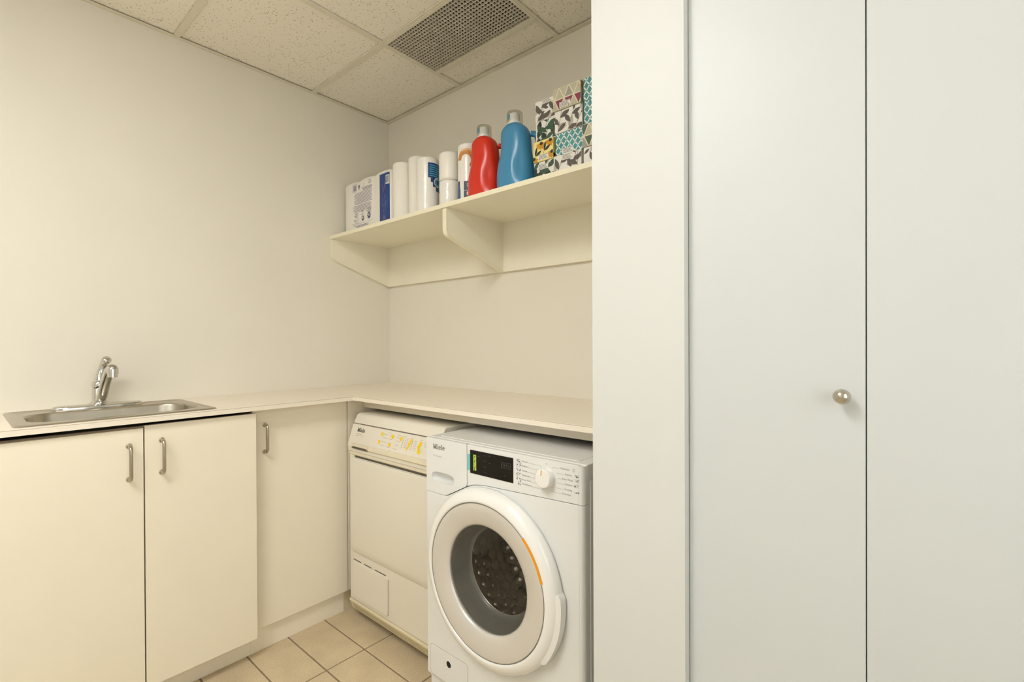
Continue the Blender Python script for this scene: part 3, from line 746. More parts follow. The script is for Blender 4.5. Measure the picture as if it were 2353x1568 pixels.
n = len(P.V); P.V += [(KX-.0035, WY-.0248, KZ+.0228), (KX-.0005, WY-.0248, KZ+.0231), (KX+.0015, WY-.012, KZ+.0268), (KX-.0015, WY-.012, KZ+.0268)]; P.F.append((n, n+1, n+2, n+3)); P.M.append(0)
o = P.build('pointer', kd); o['label'] = 'orange pointer line'
P = Print(WP, .0003); slab_logo(P, 1.1885, .8735, .0165, 'logo_grey'); P.build('logo', wm)
P = Print(WP, .0003); P.text('W1 Excellence', 1.1885, .8485, .0072, 'print_light'); P.build('model_name', wm)
P = Print(WP, .0003)
left = [('Normal', .8915), ('Delicates', .8785), ('Sanitize', .8650), ('Handwash', .8520), ('Dress Shirts', .8395), ('Dark/Denims', .8270)]
ends = [(1.6420, .8895), (1.6300, .8765), (1.6240, .8630), (1.6230, .8500), (1.6280, .8375), (1.6500, .8250)]
for (t, z), (ex, ez) in zip(left, ends):
    wdt = P.text(t, 1.5760, z-.0025, .0068, 'print_grey'); P.path([(1.578+wdt, z-.002), (ex, z-.002-.001)], .0008, 'print_light')
P.line((1.6420, .8885), (1.6470, .8860), .0008, 'print_light'); P.line((1.6500, .8240), (1.6520, .8290), .0008, 'print_light')
P.build('left_legend', wm); P = Print(WP, .0003)
right = [('MobileStart', .8935, 1.708), ('Express', .8800, 1.725), ('Extra White', .8665, 1.716), ('Outdoor', .8535, 1.723), ('Proofing', .8400, 1.7235), ('Drain/Spin', .8270, 1.7155)]
starts = [1.6860, 1.6960, 1.7000, 1.6980, 1.6930, 1.6800]
for (t, z, x), sx in zip(right, starts):
    P.text(t, x, z-.0025, .0068, 'print_grey'); P.line((sx, z-.002), (x-.002, z-.002), .0008, 'print_light')
P.line((1.686, .8915), (1.6835, .888), .0008, 'print_light'); P.line((1.680, .825), (1.677, .8290), .0008, 'print_light')
P.path([(1.6640+.0026*math.cos(t), .8975+.0026*math.sin(t)) for t in [2*math.pi*k/10 for k in range(11)]], .0007, 'print_grey')
P.path([(1.7495, .8905), (1.7540, .8905), (1.7540, .8975), (1.7495, .8975), (1.7495, .8905)], .0008, 'print_grey')
P.build('right_legend', wm)
P = Print(WP, .00035)
for k, (t, z) in enumerate(left): scribble(P, 1.5555+.001*(k % 3), z, .0078, 'ink_purple' if k % 2 else 'ink_black', 10+k)
o = P.build('pen_notes', wm); o['label'] = 'small handwritten pen notes left of the dial legend'; P = Print(WP, .00035)
for k, (x, z) in enumerate(((1.7540, .880), (1.7570, .8675), (1.7520, .8545), (1.7560, .836))): scribble(P, x, z, .0068, 'ink_black', 40+k)
o = P.build('pen_notes', wm); o['label'] = 'small handwritten pen notes right of the dial legend'
# pump flap with coin hole
fx0, fx1, fz0, fz1 = 1.170, 1.350, .105, .205
v, f = prism(rrect(fx0, fx1, fz0, fz1, .012), XZ, WY-.0012, WY+.001); fp = mk('pump_flap', v, f, 'appliance_white', wm, bevel=.0008)
P = Print(WP, .0002); pts = rrect(fx0-.001, fx1+.001, fz0-.001, fz1+.001, .013); P.path(pts+pts[:1], .0018, 'print_light'); P.build('flap_seam', wm)
v, f = lathe([(.0135, -.0014), (.0130, -.0024), (.0115, -.0024), (.0105, -.0013)], (1.262, WY, .170), 'y', 28); mk('hole_collar', v, f, 'appliance_white', fp, smooth=True)
P = Print(lambda u, v_, l: (u, WY-.0012-l, v_), .0003); P.ell(1.262, .170, .0112, .0112, 'hole_dark', n=24); P.build('hole', fp)
for x in (WX0+.05, WX1-.05):
    for y in (-.60, -.12):
        v, f = lathe([(.020, 0), (.022, .004), (.022, .014), (.010, .016), (.010, .03)], (x, y, .0), 'z', 20, True, True); mk('foot', v, f, 'rubber_grey', wm, smooth=True)

# ------------------------------------------------------------------ tumble dryer
TX, TXR, TY, TT = 0.5030, 1.096, -0.574, 0.915
td = root('tumble_dryer', ((TX+TXR)/2, -0.30, 0), 'older off-white tumble dryer with yellow stickers on its sloped panel', 'dryer')
box('casing', TX+.002, TXR-.002, TY+.020, -.05, .055, .868, 'dryer_white', td, bevel=.003)
v, f = prism([(-.5505, .8735), (-.5330, .9070), (-.5270, .9125), (-.5180, .9150), (-.045, .9150), (-.040, .910), (-.040, .8735)], YZ, TX, TXR)
mk('lid', v, f, 'dryer_white', td, bevel=.004, bseg=3)
# sloped control panel
pa, pb = Vector((-.5525, .8700)), Vector((-.5805, .7850))
v, f = prism([(pa.x, pa.y), (pb.x, pb.y), (-.5805, .7755), (-.566, .7735), (-.540, .7735), (-.530, .870)], YZ, TX+.001, TXR-.001)
# leave a finger notch at the lower left: panel in two runs
mk('control_panel', v, f, 'dryer_panel', td, bevel=.0015)
nrm = Vector((pa.y-pb.y, -(pa.x-pb.x))); nrm = Vector((-(pa.y-pb.y), (pa.x-pb.x))).normalized()
if nrm.x > 0: nrm = -nrm
def SP(u, t, l):      # u along X, t 0..1 down the slope
    p = pa + (pb-pa)*t + nrm*l; return (u, p.x, p.y)
P = Print(SP, .0004)
P.rect(.7250, 1.085, .03, .985, 'dryer_panel'); pl = P.build('legend_sheet', td)
P = Print(SP, .0007)
# logo is drawn with v measured upward along the slope
slope = (pb-pa).length
SPL = lambda u, v_, l: SP(u, .34-v_/slope, l)
PL = Print(SPL, .0006); slab_logo(PL, .5520, 0, .0165, 'logo_black'); PL.build('logo', td)
for k in range(2): P.rect(.549, .549+(.040, .022)[k], .43+.09*k, .455+.09*k, 'print_light')
P.path([(.590, .46), (.596, .55), (.592, .60)], .0012, 'print_light')
P.build('model_name', td); P = Print(SP, .0007)
def row(x, t, w_, m='print_light'): P.rect(x, x+w_, t, t+.018, m)
for (x, t, w_) in ((.778, .09, .025), (.838, .12, .022), (.876, .13, .022), (.925, .14, .02), (.985, .15, .016)): row(x, t, w_)
for (x, t) in ((.752, .20), (.792, .215), (.750, .36), (.788, .37), (.750, .55), (.786, .565), (.746, .72), (.784, .74), (.842, .235), (.840, .40), (.832, .75), (1.016, .22), (1.016, .30), (1.016, .38)):
    P.ell(x, t, .0018, .016, 'print_grey'); row(x+.006, t, .018)
for k in range(6):
    row(.893, .21+.075*k, .022); row(.951, .23+.075*k, .018)
for x in (.884, .942): P.line((x, .20), (x-.004, .66), .0016, 'print_grey')
for (x, t, w_) in ((.765, .90, .04), (.840, .57, .016), (.838, .90, .02), (.880, .91, .022), (.930, .92, .02), (.960, .90, .016), (.985, .93, .02)): row(x, t, w_)
for (x, t) in ((.812, .86), (.922, .89), (.975, .90)): P.ell(x, t, .0018, .016, 'print_grey')
P.build('printed_legend', td)
for (x, t, a, b) in ((.738, .23, .0075, .10), (.811, .25, .0085, .10), (.868, .265, .008, .105), (.730, .60, .0075, .095), (.803, .635, .008, .095), (.991, .31, .009, .10), (.984, .47, .0085, .11), (.991, .645, .010, .11)):
    P = Print(SP, .0011); P.ell(x, t, a, b, 'sticker_yellow', n=18); P.build('sticker', td)
P = Print(SP, .0011)
P.poly([(.9265, .19), (.9375, .18), (.9370, .27), (.931, .36), (.930, .46), (.9255, .55), (.9175, .68), (.912, .70), (.9115, .62), (.917, .54), (.919, .44), (.917, .38), (.923, .30)], 'sticker_yellow'); P.build('sticker', td)
# finger notch under the panel, left
v, f = merge([prism([(-.5815, .7950), (-.5835, .7750), (-.5795, .7690), (-.5600, .7690), (-.5600, .7950)], YZ, .665, TXR-.001), prism([(-.5815, .7760), (-.5815, .7690), (-.5600, .7690), (-.5600, .7760)], YZ, TX+.001, .535)])
mk('panel_lip', v, f, 'dryer_cream', td, bevel=.001)
v, f = prism([(.538, .7925), (.662, .7925), (.662, .775), (.548, .775)], XZ, -.5835, -.5795); nt_ = mk('notch_rim', v, f, 'dryer_cream', td, bevel=.001)
v, f = prism([(.552, .7795), (.655, .7795), (.655, .7715), (.543, .7715)], XZ, -.5845, -.5800); mk('notch_gap', v, f, 'groove_dark', td)
# strips between panel and door
box('upper_strip', TX+.001, TXR-.001, TY-.004, TY+.022, .7545, .7690, 'dryer_white', td, bevel=.0015)
box('lower_strip', TX+.001, TXR-.001, TY-.001, TY+.022, .7400, .7540, 'dryer_cream', td, bevel=.0015)
box('front_panel', TX+.001, TXR-.001, TY+.003, TY+.022, .096, .7400, 'dryer_white', td, bevel=.002)
# door: stands proud, flaring to a lip at its lower edge
v, f = prism([(TY+.004, .727), (TY-.006, .7255), (TY-.0085, .715), (TY-.0085, .345), (TY-.006, .322), (TY+.004, .303)], YZ, TX+.027, TXR-.027)
mk('door', v, f, 'dryer_white', td, bevel=.004, bseg=3)
P = Print(lambda u, v_, l: (u, TY+.003-l, v_), .0004); P.poly([(TX+.040, .7365), (TXR-.030, .7375), (TXR-.030, .7285), (TX+.046, .7285)], 'groove_dark'); P.build('door_gap', td)
# filter flap
fx0, fx1, fz0, fz1 = TX+.0265, .790, .112, .272
v, f = prism(rrect(fx0, fx1, fz0, fz1, .012), XZ, TY-.0035, TY+.004); ff = mk('filter_flap', v, f, 'dryer_white', td, bevel=.002)
v, f = prism(rrect(fx0+.010, fx1-.008, fz0+.008, fz1-.009, .008), XZ, TY-.0044, TY-.0030); mk('flap_inset', v, f, 'dryer_panel', ff, bevel=.0006)
P = Print(lambda u, v_, l: (u, TY+.003-l, v_), .0004)
for a, b in ((.002, .062), (.085, .140), (.165, .245)): P.line((fx0+a, fz1+.0022), (fx0+b, fz1+.0022), .004, 'groove_dark')
P.line((fx1+.0015, fz1-.008), (fx1+.0015, fz0+.004), .0016, 'grille_shadow')
P.build('flap_gap', td)
# slanted kick grille
v, f = prism([(TY-.002, .0945), (TY-.004, .088), (TY+.012, .046), (TY+.03, .042), (TY+.03, .0945)], YZ, TX+.002, TXR-.002); kg = mk('kick_grille', v, f, 'yellowed_plastic', td, bevel=.002)
for k in range(4):
    t = .22+.18*k; yy, zz = TY-.004+.016*t, .088-.042*t
    v, f = tube([(TX+.03, yy-.0002, zz), (TXR-.03, yy-.0002, zz)], .0011, 6); mk('groove_shade', v, f, 'grille_shadow', kg)  # shade in the grille grooves, drawn as thin darker tubes
for x in (TX+.05, TXR-.05):
    for y in (-.50, -.10):
        v, f = lathe([(.020, 0), (.022, .004), (.022, .02), (.012, .024), (.012, .057)], (x, y, .0), 'z', 20, True, True); mk('foot', v, f, 'rubber_grey', td, smooth=True)

# ------------------------------------------------------------------ wall shelf
SZ, ST, SYF = 1.8145, .0180, -.382
sh = root('wall_shelf', (0.9, -.19, 1.566), 'cream laminate wall shelf on angled brackets holding the supplies', 'shelf')
box('board', .001, PX-.001, SYF, -.001, SZ-ST, SZ, 'shelf_laminate', sh)
box('edge_strip', .001, PX-.001, SYF-.0015, SYF, SZ-ST, SZ, 'edge_band', sh)
box('back_rail', .001, PX-.001, -.0185, -.001, 1.5685, SZ-ST, 'shelf_laminate', sh)
box('rail_edge', .001, PX-.001, -.0185, -.001, 1.5670, 1.5685, 'edge_band', sh)
def bracket(x0, x1):
    out = [(-.0187, SZ-ST-.0003), (SYF+.006, SZ-ST-.0003), (SYF+.006, 1.712)]
    for k in range(1, 7):
        t = k/7; a, b, c = Vector((SYF+.006, 1.712)), Vector((SYF+.006, 1.690)), Vector((SYF+.024, 1.680)); p = a*(1-t)**2+b*2*t*(1-t)+c*t*t; out.append((p.x, p.y))
    out += [(SYF+.024, 1.680), (-.0187, 1.5675)]
    v, f = prism(out, YZ, x0, x1); br = mk('bracket', v, f, 'shelf_laminate', sh)
    # banded front edge
    V, F = [], []; seg = out[1:]
    for i, (y, z) in enumerate(seg):
        for dx in (x0, x1): V.append((dx, y-.0013, z-.0008)); V.append((dx, y+.0005, z+.0003))
    for i in range(len(seg)-1):
        a = i*4; F += [(a, a+2, a+6, a+4), (a, a+4, a+5, a+1), (a+2, a+3, a+7, a+6)]
    mk('edge_strip', V, F, 'edge_band', br)
bracket(.001, .019); bracket(.914, .937)

# ------------------------------------------------------------------ supplies on the shelf
S0 = SZ + .0003
# pack of six paper-towel rolls in printed plastic
PKX0, PKX1, PKF, PKB, PKH = .030, .466, -.318, -.045, .285
pk = root('paper_towel_pack', ((PKX0+PKX1)/2, (PKF+PKB)/2, S0), 'plastic-wrapped multi-roll paper towel pack with a dark blue stripe, by the corner', 'paper towels', 'paper rolls on the shelf')
def pk_front(x):
    t = ((x-PKX0)/(PKX1-PKX0))*3; fr_ = t-math.floor(min(t, 2.9999))
    b = max(0, 4*fr_*(1-fr_)); e = min(1, (x-PKX0)/.03, (PKX1-x)/.03); e = max(0, e)
    return PKF+.004*(1-b**.6)+.022*(1-math.sqrt(1-(1-e)**2))
def pk_top(x, s=1):
    t = ((x-PKX0)/(PKX1-PKX0))*3; fr_ = t-math.floor(min(t, 2.9999)); b = max(0, 4*fr_*(1-fr_)); return PKH-.009*(1-b**.7)
V, F = [], []; NXP, lev = 48, [0, .02, .08, .15, .21, .94, .975, .992, 1.0]
xs = [PKX0+(PKX1-PKX0)*i/NXP for i in range(NXP+1)]
rows = []
for li, q in enumerate(lev):
    ins = 0 if q < .95 else (.004, .011, .024)[li-6]
    loop = []
    for x in xs: loop.append((x+(ins if x == xs[0] else -ins if x == xs[-1] else 0), pk_front(x)+ins, S0+pk_top(x)*q))
    for x in reversed(xs): loop.append((x+(ins if x == xs[0] else -ins if x == xs[-1] else 0), PKB+PKF-pk_front(x)-ins, S0+pk_top(x)*q))
    rows.append(loop)
n = len(rows[0])
for r_ in rows: V += r_
for i in range(len(rows)-1):
    for k in range(n): F.append((i*n+k, i*n+(k+1) % n, (i+1)*n+(k+1) % n, (i+1)*n+k))
tb = (len(rows)-1)*n
for k in range(NXP): F.append((tb+k, tb+k+1, tb+n-2-k, tb+n-1-k)); F.append((k, n-1-k, n-2-k, k+1))
mk('wrapper', V, F, 'wrap_white', pk, smooth=True, sharp=75)
# gathered plastic tail on the top
v, f = loft([(S0+PKH-.006, .395, -.19, .030, .012, 2), (S0+PKH+.010, .395, -.19, .012, .008, 2), (S0+PKH+.022, .398, -.19, .020, .004, 2), (S0+PKH+.028, .403, -.19, .026, .003, 2)], 24); mk('wrapper_tail', v, f, 'clear_plastic', pk, smooth=True)
PM = lambda u, v_, l: (u, pk_front(u)-l, S0+v_)
P = Print(PM, .0009)
P.rect(.374, .4520, .006, .262, 'blue_navy', cols=12)
P.rect(.426, .4510, .205, .250, 'print_white', 1, 4)
for k in range(6): P.rect(.4295+.0033*k, .4295+.0033*k+.0016, .211, .246, 'print_blue', 2)
rb = random.Random(3)
for k in range(26):
    x = .397+rb.random()*.030; z = .02+.19*rb.random(); P.line((x, z), (x+.012*(rb.random()-.5), z+.014+.014*rb.random()), .0014, 'print_violet', 1)
o = P.build('blue_stripe', pk); o['label'] = 'dark blue printed stripe with barcode'
P = Print(PM, .0006)
def para(x0, x1, z0, z1, dz, m, h=.0022, jag=.02):
    z = z1
    while z > z0:
        a, b = x0+rb.random()*jag, x1-rb.random()*jag*.6; P.rect(a, b, z-h, z, m, cols=10); z -= dz
P.path([(.125, .222), (.160, .222), (.160, .262), (.125, .262), (.125, .222)], .0016, 'print_violet')
for k in range(8): P.rect(.131+.0033*k, .131+.0033*k+.0018, .227, .257, 'print_violet')
for (x, z, r_) in ((.182, .246, .011),): P.ell(x, z, .0105, .009, 'print_violet'); P.ell(x, z-.010, .006, .008, 'print_violet')
para(.215, .245, .240, .250, .006, 'print_violet'); para(.262, .300, .242, .262, .0055, 'print_violet')
para(.215, .305, .214, .232, .006, 'print_blue', jag=.01)
para(.135, .305, .150, .212, .0062, 'print_violet', jag=.015); para(.122, .300, .112, .146, .0062, 'print_violet', jag=.02)
para(.130, .175, .086, .106, .006, 'print_blue'); para(.200, .232, .092, .112, .006, 'print_violet'); para(.250, .300, .094, .116, .006, 'print_blue')
for (x, z) in ((.221, .072), (.277, .078)):
    P.ell(x, z, .0115, .0135, 'print_blue'); P.ell(x+.001, z+.002, .006, .006, 'print_white', 1); P.line((x-.006, z-.007), (x+.006, z+.004), .0016, 'print_violet', 2)
for k in range(10): a = 2*math.pi*k/10; P.ell(.277+.013*math.cos(a), .078+.015*math.sin(a), .0032, .0032, 'print_blue', n=6)
P.path([(.122, .054), (.172, .054), (.172, .078), (.160, .082)], .0014, 'print_violet'); para(.128, .165, .058, .074, .0055, 'print_violet')
P.line((.120, .046), (.303, .052), .0010, 'print_violet'); para(.142, .285, .018, .040, .0062, 'print_blue', jag=.02)
P.rect(.124, .146, .006, .0085, 'print_blue'); P.rect(.155, .160, .006, .0085, 'print_blue'); P.rect(.185, .196, .007, .010, 'print_blue')
P.rect(.0475, .0505, .046, .052, 'tri_rose'); P.rect(.0475, .0505, .036, .041, 'print_blue')
P.build('back_print', pk)

def roll(name, x, y, r, h, z, m, label, core=True, crease=0.0, group='paper rolls on the shelf', cat='paper towels'):
    rt = root(name, (x, y, z), label, cat, group)
    prof = [(r-.006, 0), (r-.001, .004), (r, .010)]
    if crease: prof += [(r-crease*math.sin(k)*.6-crease*(k % 2), .01+(h-.02)*k/14) for k in range(1, 14)]
    prof += [(r, h-.010), (r-.0015, h-.004), (r-.006, h)]
    if core: prof += [(.021, h), (.020, h-.01), (.020, .02)]
    else: prof += [(r*.5, h+.004), (.004, h+.006)]
    v, f = lathe(prof, (x, y, z), 'z', 48, cap0=True, cap1=True)
    mk('paper' if core else 'wrapper', v, f, m, rt, smooth=True, sharp=60)
    if core:
        v, f = lathe([(.0198, .012), (.0198, h-.0005), (.0185, h-.0005), (.0185, .012)], (x, y, z), 'z', 24); mk('core_tube', v, f, 'card_greige', rt, smooth=True)
    return rt
roll('paper_towel_roll', .5325, -.291, .050, .282, S0, 'paper_white', 'bare white paper towel roll right beside the blue-striped pack')
roll('paper_towel_roll', .632, -.280, .045, .290, S0, 'paper_white', 'slim bare white paper towel roll between another bare roll and the blue-labelled roll')
wr = roll('wrapped_paper_roll', .7285, -.302, .0510, .254, S0, 'wrap_crinkle', 'crinkly plastic-wrapped white roll with a blue label on its side', core=False, crease=.0004)
def cyl(cx, cy, r): return lambda u, v_, l: (cx+(r+l)*math.sin(u/r), cy-(r+l)*math.cos(u/r), S0+v_)
P = Print(cyl(.7285, -.302, .0510), .0010)
def band(P, u0, u1, z0, z1, m, layer=0, n=10):
    for k in range(n):
        a, b = u0+(u1-u0)*k/n, u0+(u1-u0)*(k+1)/n; P.poly([(a, z0), (b, z0), (b, z1), (a, z1)], m, layer)
U0 = .046
band(P, U0, U0+.075, .158, .225, 'blue_label'); band(P, U0+.012, U0+.075, .138, .160, 'blue_label'); band(P, U0+.022, U0+.075, .118, .140, 'blue_label'); band(P, U0+.038, U0+.075, .100, .120, 'blue_label')
for k in range(6): band(P, U0+.006, U0+.066-.006*(k % 3), .164+.0095*k, .1685+.0095*k, 'blue_bright', 1)
P.ell(U0+.046, .140, .020, .022, 'print_white', 1); P.ell(U0+.046, .140, .015, .017, 'blue_bright', 2); P.ell(U0+.046, .140, .008, .009, 'blue_label', 3)
P.build('blue_label', wr)
roll('toilet_roll', .8640, -.291, .0460, .124, S0, 'wrap_crinkle', 'white toilet roll standing on the shelf under another roll', core=True, crease=.0005, cat='toilet paper')
roll('toilet_roll', .8640, -.291, .0460, .123, S0+.1244, 'wrap_white', 'white toilet roll stacked on top of another roll', core=True, cat='toilet paper')
pc = roll('toilet_paper_pack', .9850, -.291, .0470, .250, S0, 'wrap_crinkle', 'plastic-wrapped toilet paper pack with a navy panel reading 9, by the red bottle', core=False, crease=.0004, cat='toilet paper')
P = Print(cyl(.985, -.291, .0470), .0010)
def arc(cx, cz, r0, r1, a0, a1, m, layer=0, n=16):
    for k in range(n):
        p, q = math.radians(a0+(a1-a0)*k/n), math.radians(a0+(a1-a0)*(k+1)/n)
        P.poly([(cx+r1*math.cos(p), cz+r1*math.sin(p)*1.15), (cx+r1*math.cos(q), cz+r1*math.sin(q)*1.15), (cx+r0*math.cos(q), cz+r0*math.sin(q)*1.15), (cx+r0*math.cos(p), cz+r0*math.sin(p)*1.15)], m, layer)
arc(.024, .175, .022, .042, -50, 175, 'tan_orange'); arc(.026, .174, .037, .044, -45, 120, 'tan_pale', 1)
band(P, .016, .090, .012, .088, 'navy_dark'); band(P, .018, .090, .0485, .0500, 'print_white', 1)
P.text('9', .026, .014, .046, 'print_white', layer=2)
sh_ = [(.030, .078), (.030, .068), (.038, .056), (.046, .068), (.046, .078), (.038, .074), (.030, .078)]
P.path(sh_, .0016, 'print_white', 1)
band(P, -.022, -.006, .010, .092, 'blue_label', 0, 4); band(P, -.006, -.002, .010, .060, 'blue_bright', 0, 2)
P.build('printed_panel', pc)

# detergent bottles
def bottle(name, cx, cy, s, m, label, wf):
    rt = root(name, (cx, cy, S0), label, 'detergent bottle', 'detergent bottles')
    prof = [(0, .0, .074, .048), (.004, .0, .078, .051), (.030, -.001, .0805, .052), (.070, -.001, .079, .051), (.105, .001, .0735, .049), (.130, .003, .0665, .047), (.150, .004, .0635, .046), (.175, .003, .0620, .046), (.198, .001, .0600, .046), (.214, -.001, .0555, .044), (.226, -.002, .0480, .040), (.2345, -.003, .0385, .0345), (.2400, -.003, .0310, .030)]
    P3 = smooth_path([(z, x, a) for z, x, a, b in prof], 4); P4 = smooth_path([(z, b, 0) for z, x, a, b in prof], 4)
    secs = [(S0+p[0]*s, cx+p[1]*s, cy, p[2]*s*(wf if p[0] < .2 else 1-(1-wf)*max(0, (.24-p[0])/.04)), q[1]*s, 2.5) for p, q in zip(P3, P4)]
    v, f = loft(secs, 64)
    # grip hollow pressed into the right front flank
    V2 = []
    for x, y, z in v:
        u, h = (x-cx)/s, (z-S0)/s
        d = math.exp(-((h-.075)/.050)**2)*max(0, min(1, (u-.020)/.030)) if y < cy+.01 else 0
        V2.append((x-.004*s*d, y+.013*s*d, z))
    bd = mk('bottle_body', V2, f, m, rt, smooth=True, sharp=60)
    hp = smooth_path([(cx+.050*s, cy+.028*s, S0+.205*s), (cx+.066*s, cy+.040*s, S0+.200*s), (cx+.076*s, cy+.045*s, S0+.165*s), (cx+.076*s, cy+.045*s, S0+.110*s), (cx+.072*s, cy+.040*s, S0+.065*s), (cx+.060*s, cy+.028*s, S0+.050*s)], 6)
    v, f = tube(hp, .0105*s, 14); mk('handle', v, f, m, rt, smooth=True, sharp=60)
    nx, nz = cx-.003*s, S0+.2385*s
    v, f = lathe([(.0300*s, 0), (.0300*s, .006*s), (.0265*s, .0065*s), (.0265*s, .010*s), (.0205*s, .011*s), (.0200*s, .030*s), (.0185*s, .044*s), (.0165*s, .045*s), (.016*s, .012*s)], (nx, cy, nz), 'z', 36); mk('pour_spout', v, f, 'cap_white', rt, smooth=True, sharp=40)
    v, f = lathe([(.0305*s, .003*s), (.0310*s, .012*s), (.0300*s, .046*s), (.0280*s, .0505*s), (.003*s, .0515*s), (.003*s, .0505*s), (.0272*s, .0495*s), (.029*s, .045*s), (.0300*s, .012*s)], (nx, cy, nz), 'z', 40); mk('dosing_cap', v, f, 'clear_plastic', rt, smooth=True, sharp=40)
    v, f = tube([(nx-.021*s, cy-.010*s, nz+.030*s), (nx-.014*s, cy-.017*s, nz+.040*s)], .006*s, 8); mk('spout_tab', v, f, 'blue_bright', rt, smooth=True)
    return rt
bottle('detergent_bottle', 1.1120, -.326, .985, 'red_plastic', 'red detergent bottle with a clear cap', .94)
bottle('detergent_bottle', 1.2665, -.318, 1.022, 'blue_plastic', 'blue detergent bottle with a clear cap', .945)

# tissue boxes
def art_leaves(P, x0, x1, z0, z1, c1, c2, bg, sd):
    r = random.Random(sd); P.rect(x0, x1, z0, z1, bg); W_, H_ = x1-x0, z1-z0
    for k in range(5): P.leaf(x0+W_*r.random(), z0+H_*r.random(), .040, .022, r.random()*6.3, c2, 1)
    nst = 3
    for sidx in range(nst):
        bx, bz = x0+W_*(sidx+.1+.5*r.random())/nst, z0-.005; an = math.radians(60+35*r.random())
        L = H_*1.3; P.line((bx, bz), (bx+L*math.cos(an), bz+L*math.sin(an)), .0016, c1, 2)
        for q in range(4):
            t = .10+.24*q; px, pz = bx+L*t*math.cos(an), bz+L*t*math.sin(an); sd_ = 1 if q % 2 else -1
            P.leaf(px, pz, .036+.010*r.random(), .0150+.004*r.random(), an+sd_*(.7+.4*r.random()), c1, 3)
    for q in range(2): P.leaf(x0+W_*r.random(), z0+H_*r.random(), .026, .010, r.random()*6.3, c1, 2)
def art_flowers(P, x0, x1, z0, z1):
    P.rect(x0, x1, z0, z1, 'card_yellow'); W_, H_ = x1-x0, z1-z0
    for fx, fz in ((.40, .84), (.86, .88), (.94, .30), (.02, .16)):
        cx, cz = x0+W_*fx, z0+H_*fz
        for a in (-175, -150, -120, -95, -70, -40, -10): P.leaf(cx, cz, .023, .0095, math.radians(a), 'petal_orange', 1)
        P.ell(cx+.001, cz+.0015, .0075, .0062, 'leaf_green_dark', 2)
    for fx, fz in ((.10, .30), (.55, .46)):
        cx, cz = x0+W_*fx, z0+H_*fz; P.line((cx-.004, cz-.012), (cx+.012, cz+.034), .0012, 'leaf_green_dark', 1)
        P.leaf(cx, cz, .034, .010, 1.35, 'leaf_green_dark', 2); P.leaf(cx+.002, cz, .032, .011, .55, 'leaf_green_dark', 2)
def art_lattice(P, x0, x1, z0, z1):
    P.rect(x0, x1, z0, z1, 'print_white'); sx, sz = .0235, .0330
    i = -1
    while x0+i*sx*.5 < x1+sx:
        j = -1
        while z0+j*sz < z1+sz:
            cx, cz = x0+i*sx*.5, z0+(j+.5*(i % 2))*sz; a, b = sx*.40, sz*.40
            P.poly([(cx, cz+b), (cx+a*.42, cz+b*.52), (cx+a*.60, cz+b*.45), (cx+a, cz), (cx+a*.60, cz-b*.45), (cx+a*.42, cz-b*.52), (cx, cz-b), (cx-a*.42, cz-b*.52), (cx-a*.60, cz-b*.45), (cx-a, cz), (cx-a*.60, cz+b*.45), (cx-a*.42, cz+b*.52)], 'card_teal', 1)
            P.ell(cx, cz+sz*.5, .0022, .0022, 'card_teal', 1, n=6)
            j += 1
        i += 1
def art_triangles(P, x0, x1, z0, z1, sd):
    r = random.Random(sd); P.rect(x0, x1, z0, z1, 'tri_cream'); s = .040; h = s*1.02
    cols = ['card_greige', 'tri_grey', 'card_greige', 'tri_grey', 'tri_plum', 'tri_rose', 'tri_green', 'tri_peach']
    for j in range(-1, 4):
        for i in range(-2, 9):
            up = (i+j) % 2 == 0; cx = x0+.006+i*s*.5; b, t = z0+j*h-.004, z0+(j+1)*h-.004
            pts = [(cx-s/2, b), (cx+s/2, b), (cx, t)] if up else [(cx-s/2, t), (cx, b), (cx+s/2, t)]
            gx, gz = sum(p[0] for p in pts)/3, sum(p[1] for p in pts)/3
            q = r.random(); c = cols[int(q*4)] if q < .78 else cols[4+int((q-.78)/.22*4) % 4]
            P.poly([(gx+(a-gx)*.84, gz+(b_-gz)*.84) for a, b_ in pts], c, 1)
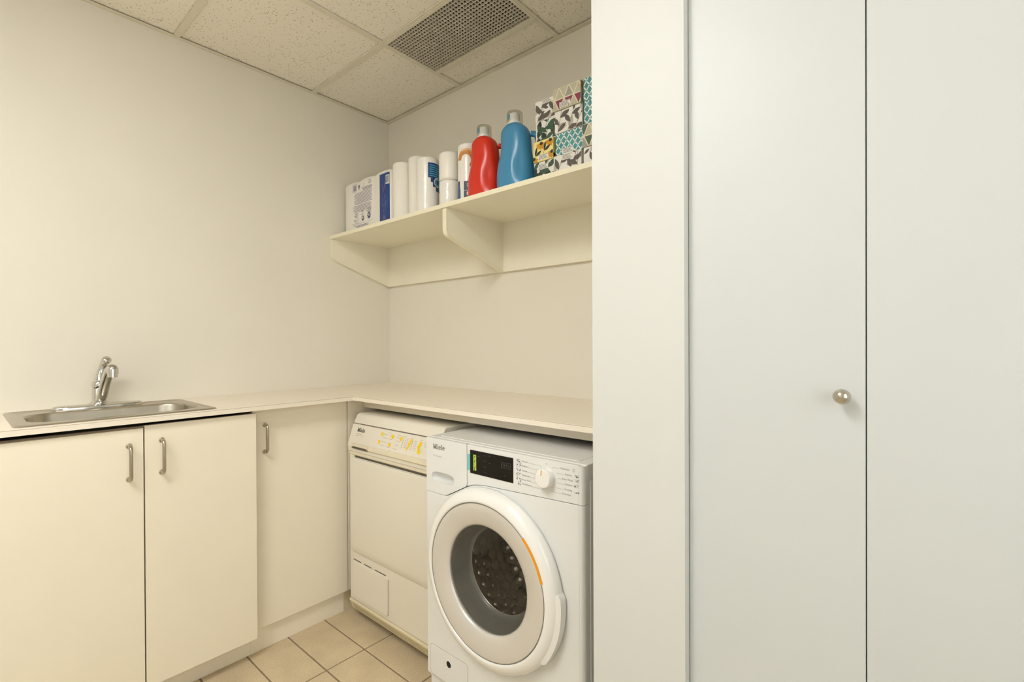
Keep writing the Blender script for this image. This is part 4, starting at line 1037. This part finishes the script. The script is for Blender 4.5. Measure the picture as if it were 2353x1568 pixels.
def tissue_box(x0, x1, yf, z, h, art, label, side=True, depth=.225, tagpos=None, seed=1):
    rt = root('tissue_box', ((x0+x1)/2, yf+depth/2, z), label, 'tissue box', 'tissue boxes stacked on the shelf')
    base = {'lattice': 'card_teal', 'flowers': 'card_yellow', 'triangles': 'card_greige'}.get(art, 'card_white')
    box('carton', x0, x1, yf, yf+depth, z, z+h, base, rt, bevel=.0012)
    faces = [(lambda u, v_, l: (u, yf-l, v_), (x0+.0006, x1-.0006, z+.0006, z+h-.0006), 0)]
    if side: faces.append((lambda u, v_, l: (x1+l, u, v_), (yf+.0006, yf+depth-.0006, z+.0006, z+h-.0006), 7))
    for mp, b, k in faces:
        P = Print(mp, .00022, b)
        if art == 'grey': art_leaves(P, *b, 'leaf_dark', 'leaf_grey', 'card_white', seed+k)
        elif art == 'green': art_leaves(P, *b, 'leaf_green', 'leaf_green_dark', 'card_white', seed+k)
        elif art == 'flowers': art_flowers(P, *b)
        elif art == 'lattice': art_lattice(P, *b)
        else: art_triangles(P, *b, seed+k)
        if tagpos and k == 0:
            tx, tz = x0+(x1-x0)*tagpos[0], z+h*tagpos[1]; P.rect(tx, tx+.046, tz, tz+.019, 'card_white', 5)
            for q in range(4): P.rect(tx+.003+.002*(q % 2), tx+.043-.004*(q % 3), tz+.0025+.0043*q, tz+.0045+.0043*q, 'print_grey', 6)
        P.build('printed_art', rt)
BH = .0765
def stack(x0, x1, items, h):
    z = S0
    for (art, label, dy, dx, tg, sd) in items:
        tissue_box(x0+dx, x1+dx, -.322+dy, z, h, art, label, tagpos=tg, seed=sd); z += h+.0004
stack(1.3600, 1.4490, [
    ('green', 'green leaf tissue box lowest beside the blue bottle', 0, 0, (.20, .62), 11),
    ('flowers', 'yellow tissue box printed with orange flowers', -.004, -.001, (.26, .06), 12),
    ('green', 'green leaf tissue box resting on the yellow flower box', .006, .004, None, 13),
    ('grey', 'grey leaf tissue box topping the stack next to the blue bottle', .006, .001, (.34, .78), 14)], .0752)
stack(1.4510, 1.5660, [
    ('grey', 'grey leaf tissue box on the shelf under a teal box, middle stack', -.002, -.002, (.30, .72), 21),
    ('lattice', 'teal lattice tissue box in the middle stack between grey leaf boxes', .004, .002, (.26, .02), 22),
    ('grey', 'grey leaf tissue box directly under the topmost triangle-patterned box', .001, .001, None, 23),
    ('triangles', 'triangle-patterned tissue box topping the middle stack', -.004, -.002, (.24, .08), 25)], .0782)
stack(1.5700, 1.6850, [
    ('grey', 'grey leaf tissue box on the shelf by the partition wall', .002, .001, (.50, .08), 31),
    ('triangles', 'triangle-patterned tissue box second from the shelf by the partition wall', -.002, -.002, (.36, .05), 33),
    ('lattice', 'teal lattice tissue box third from the shelf by the partition wall', .002, .003, None, 34),
    ('lattice', 'teal lattice tissue box topmost by the partition wall', .002, .001, None, 35)], .0782)
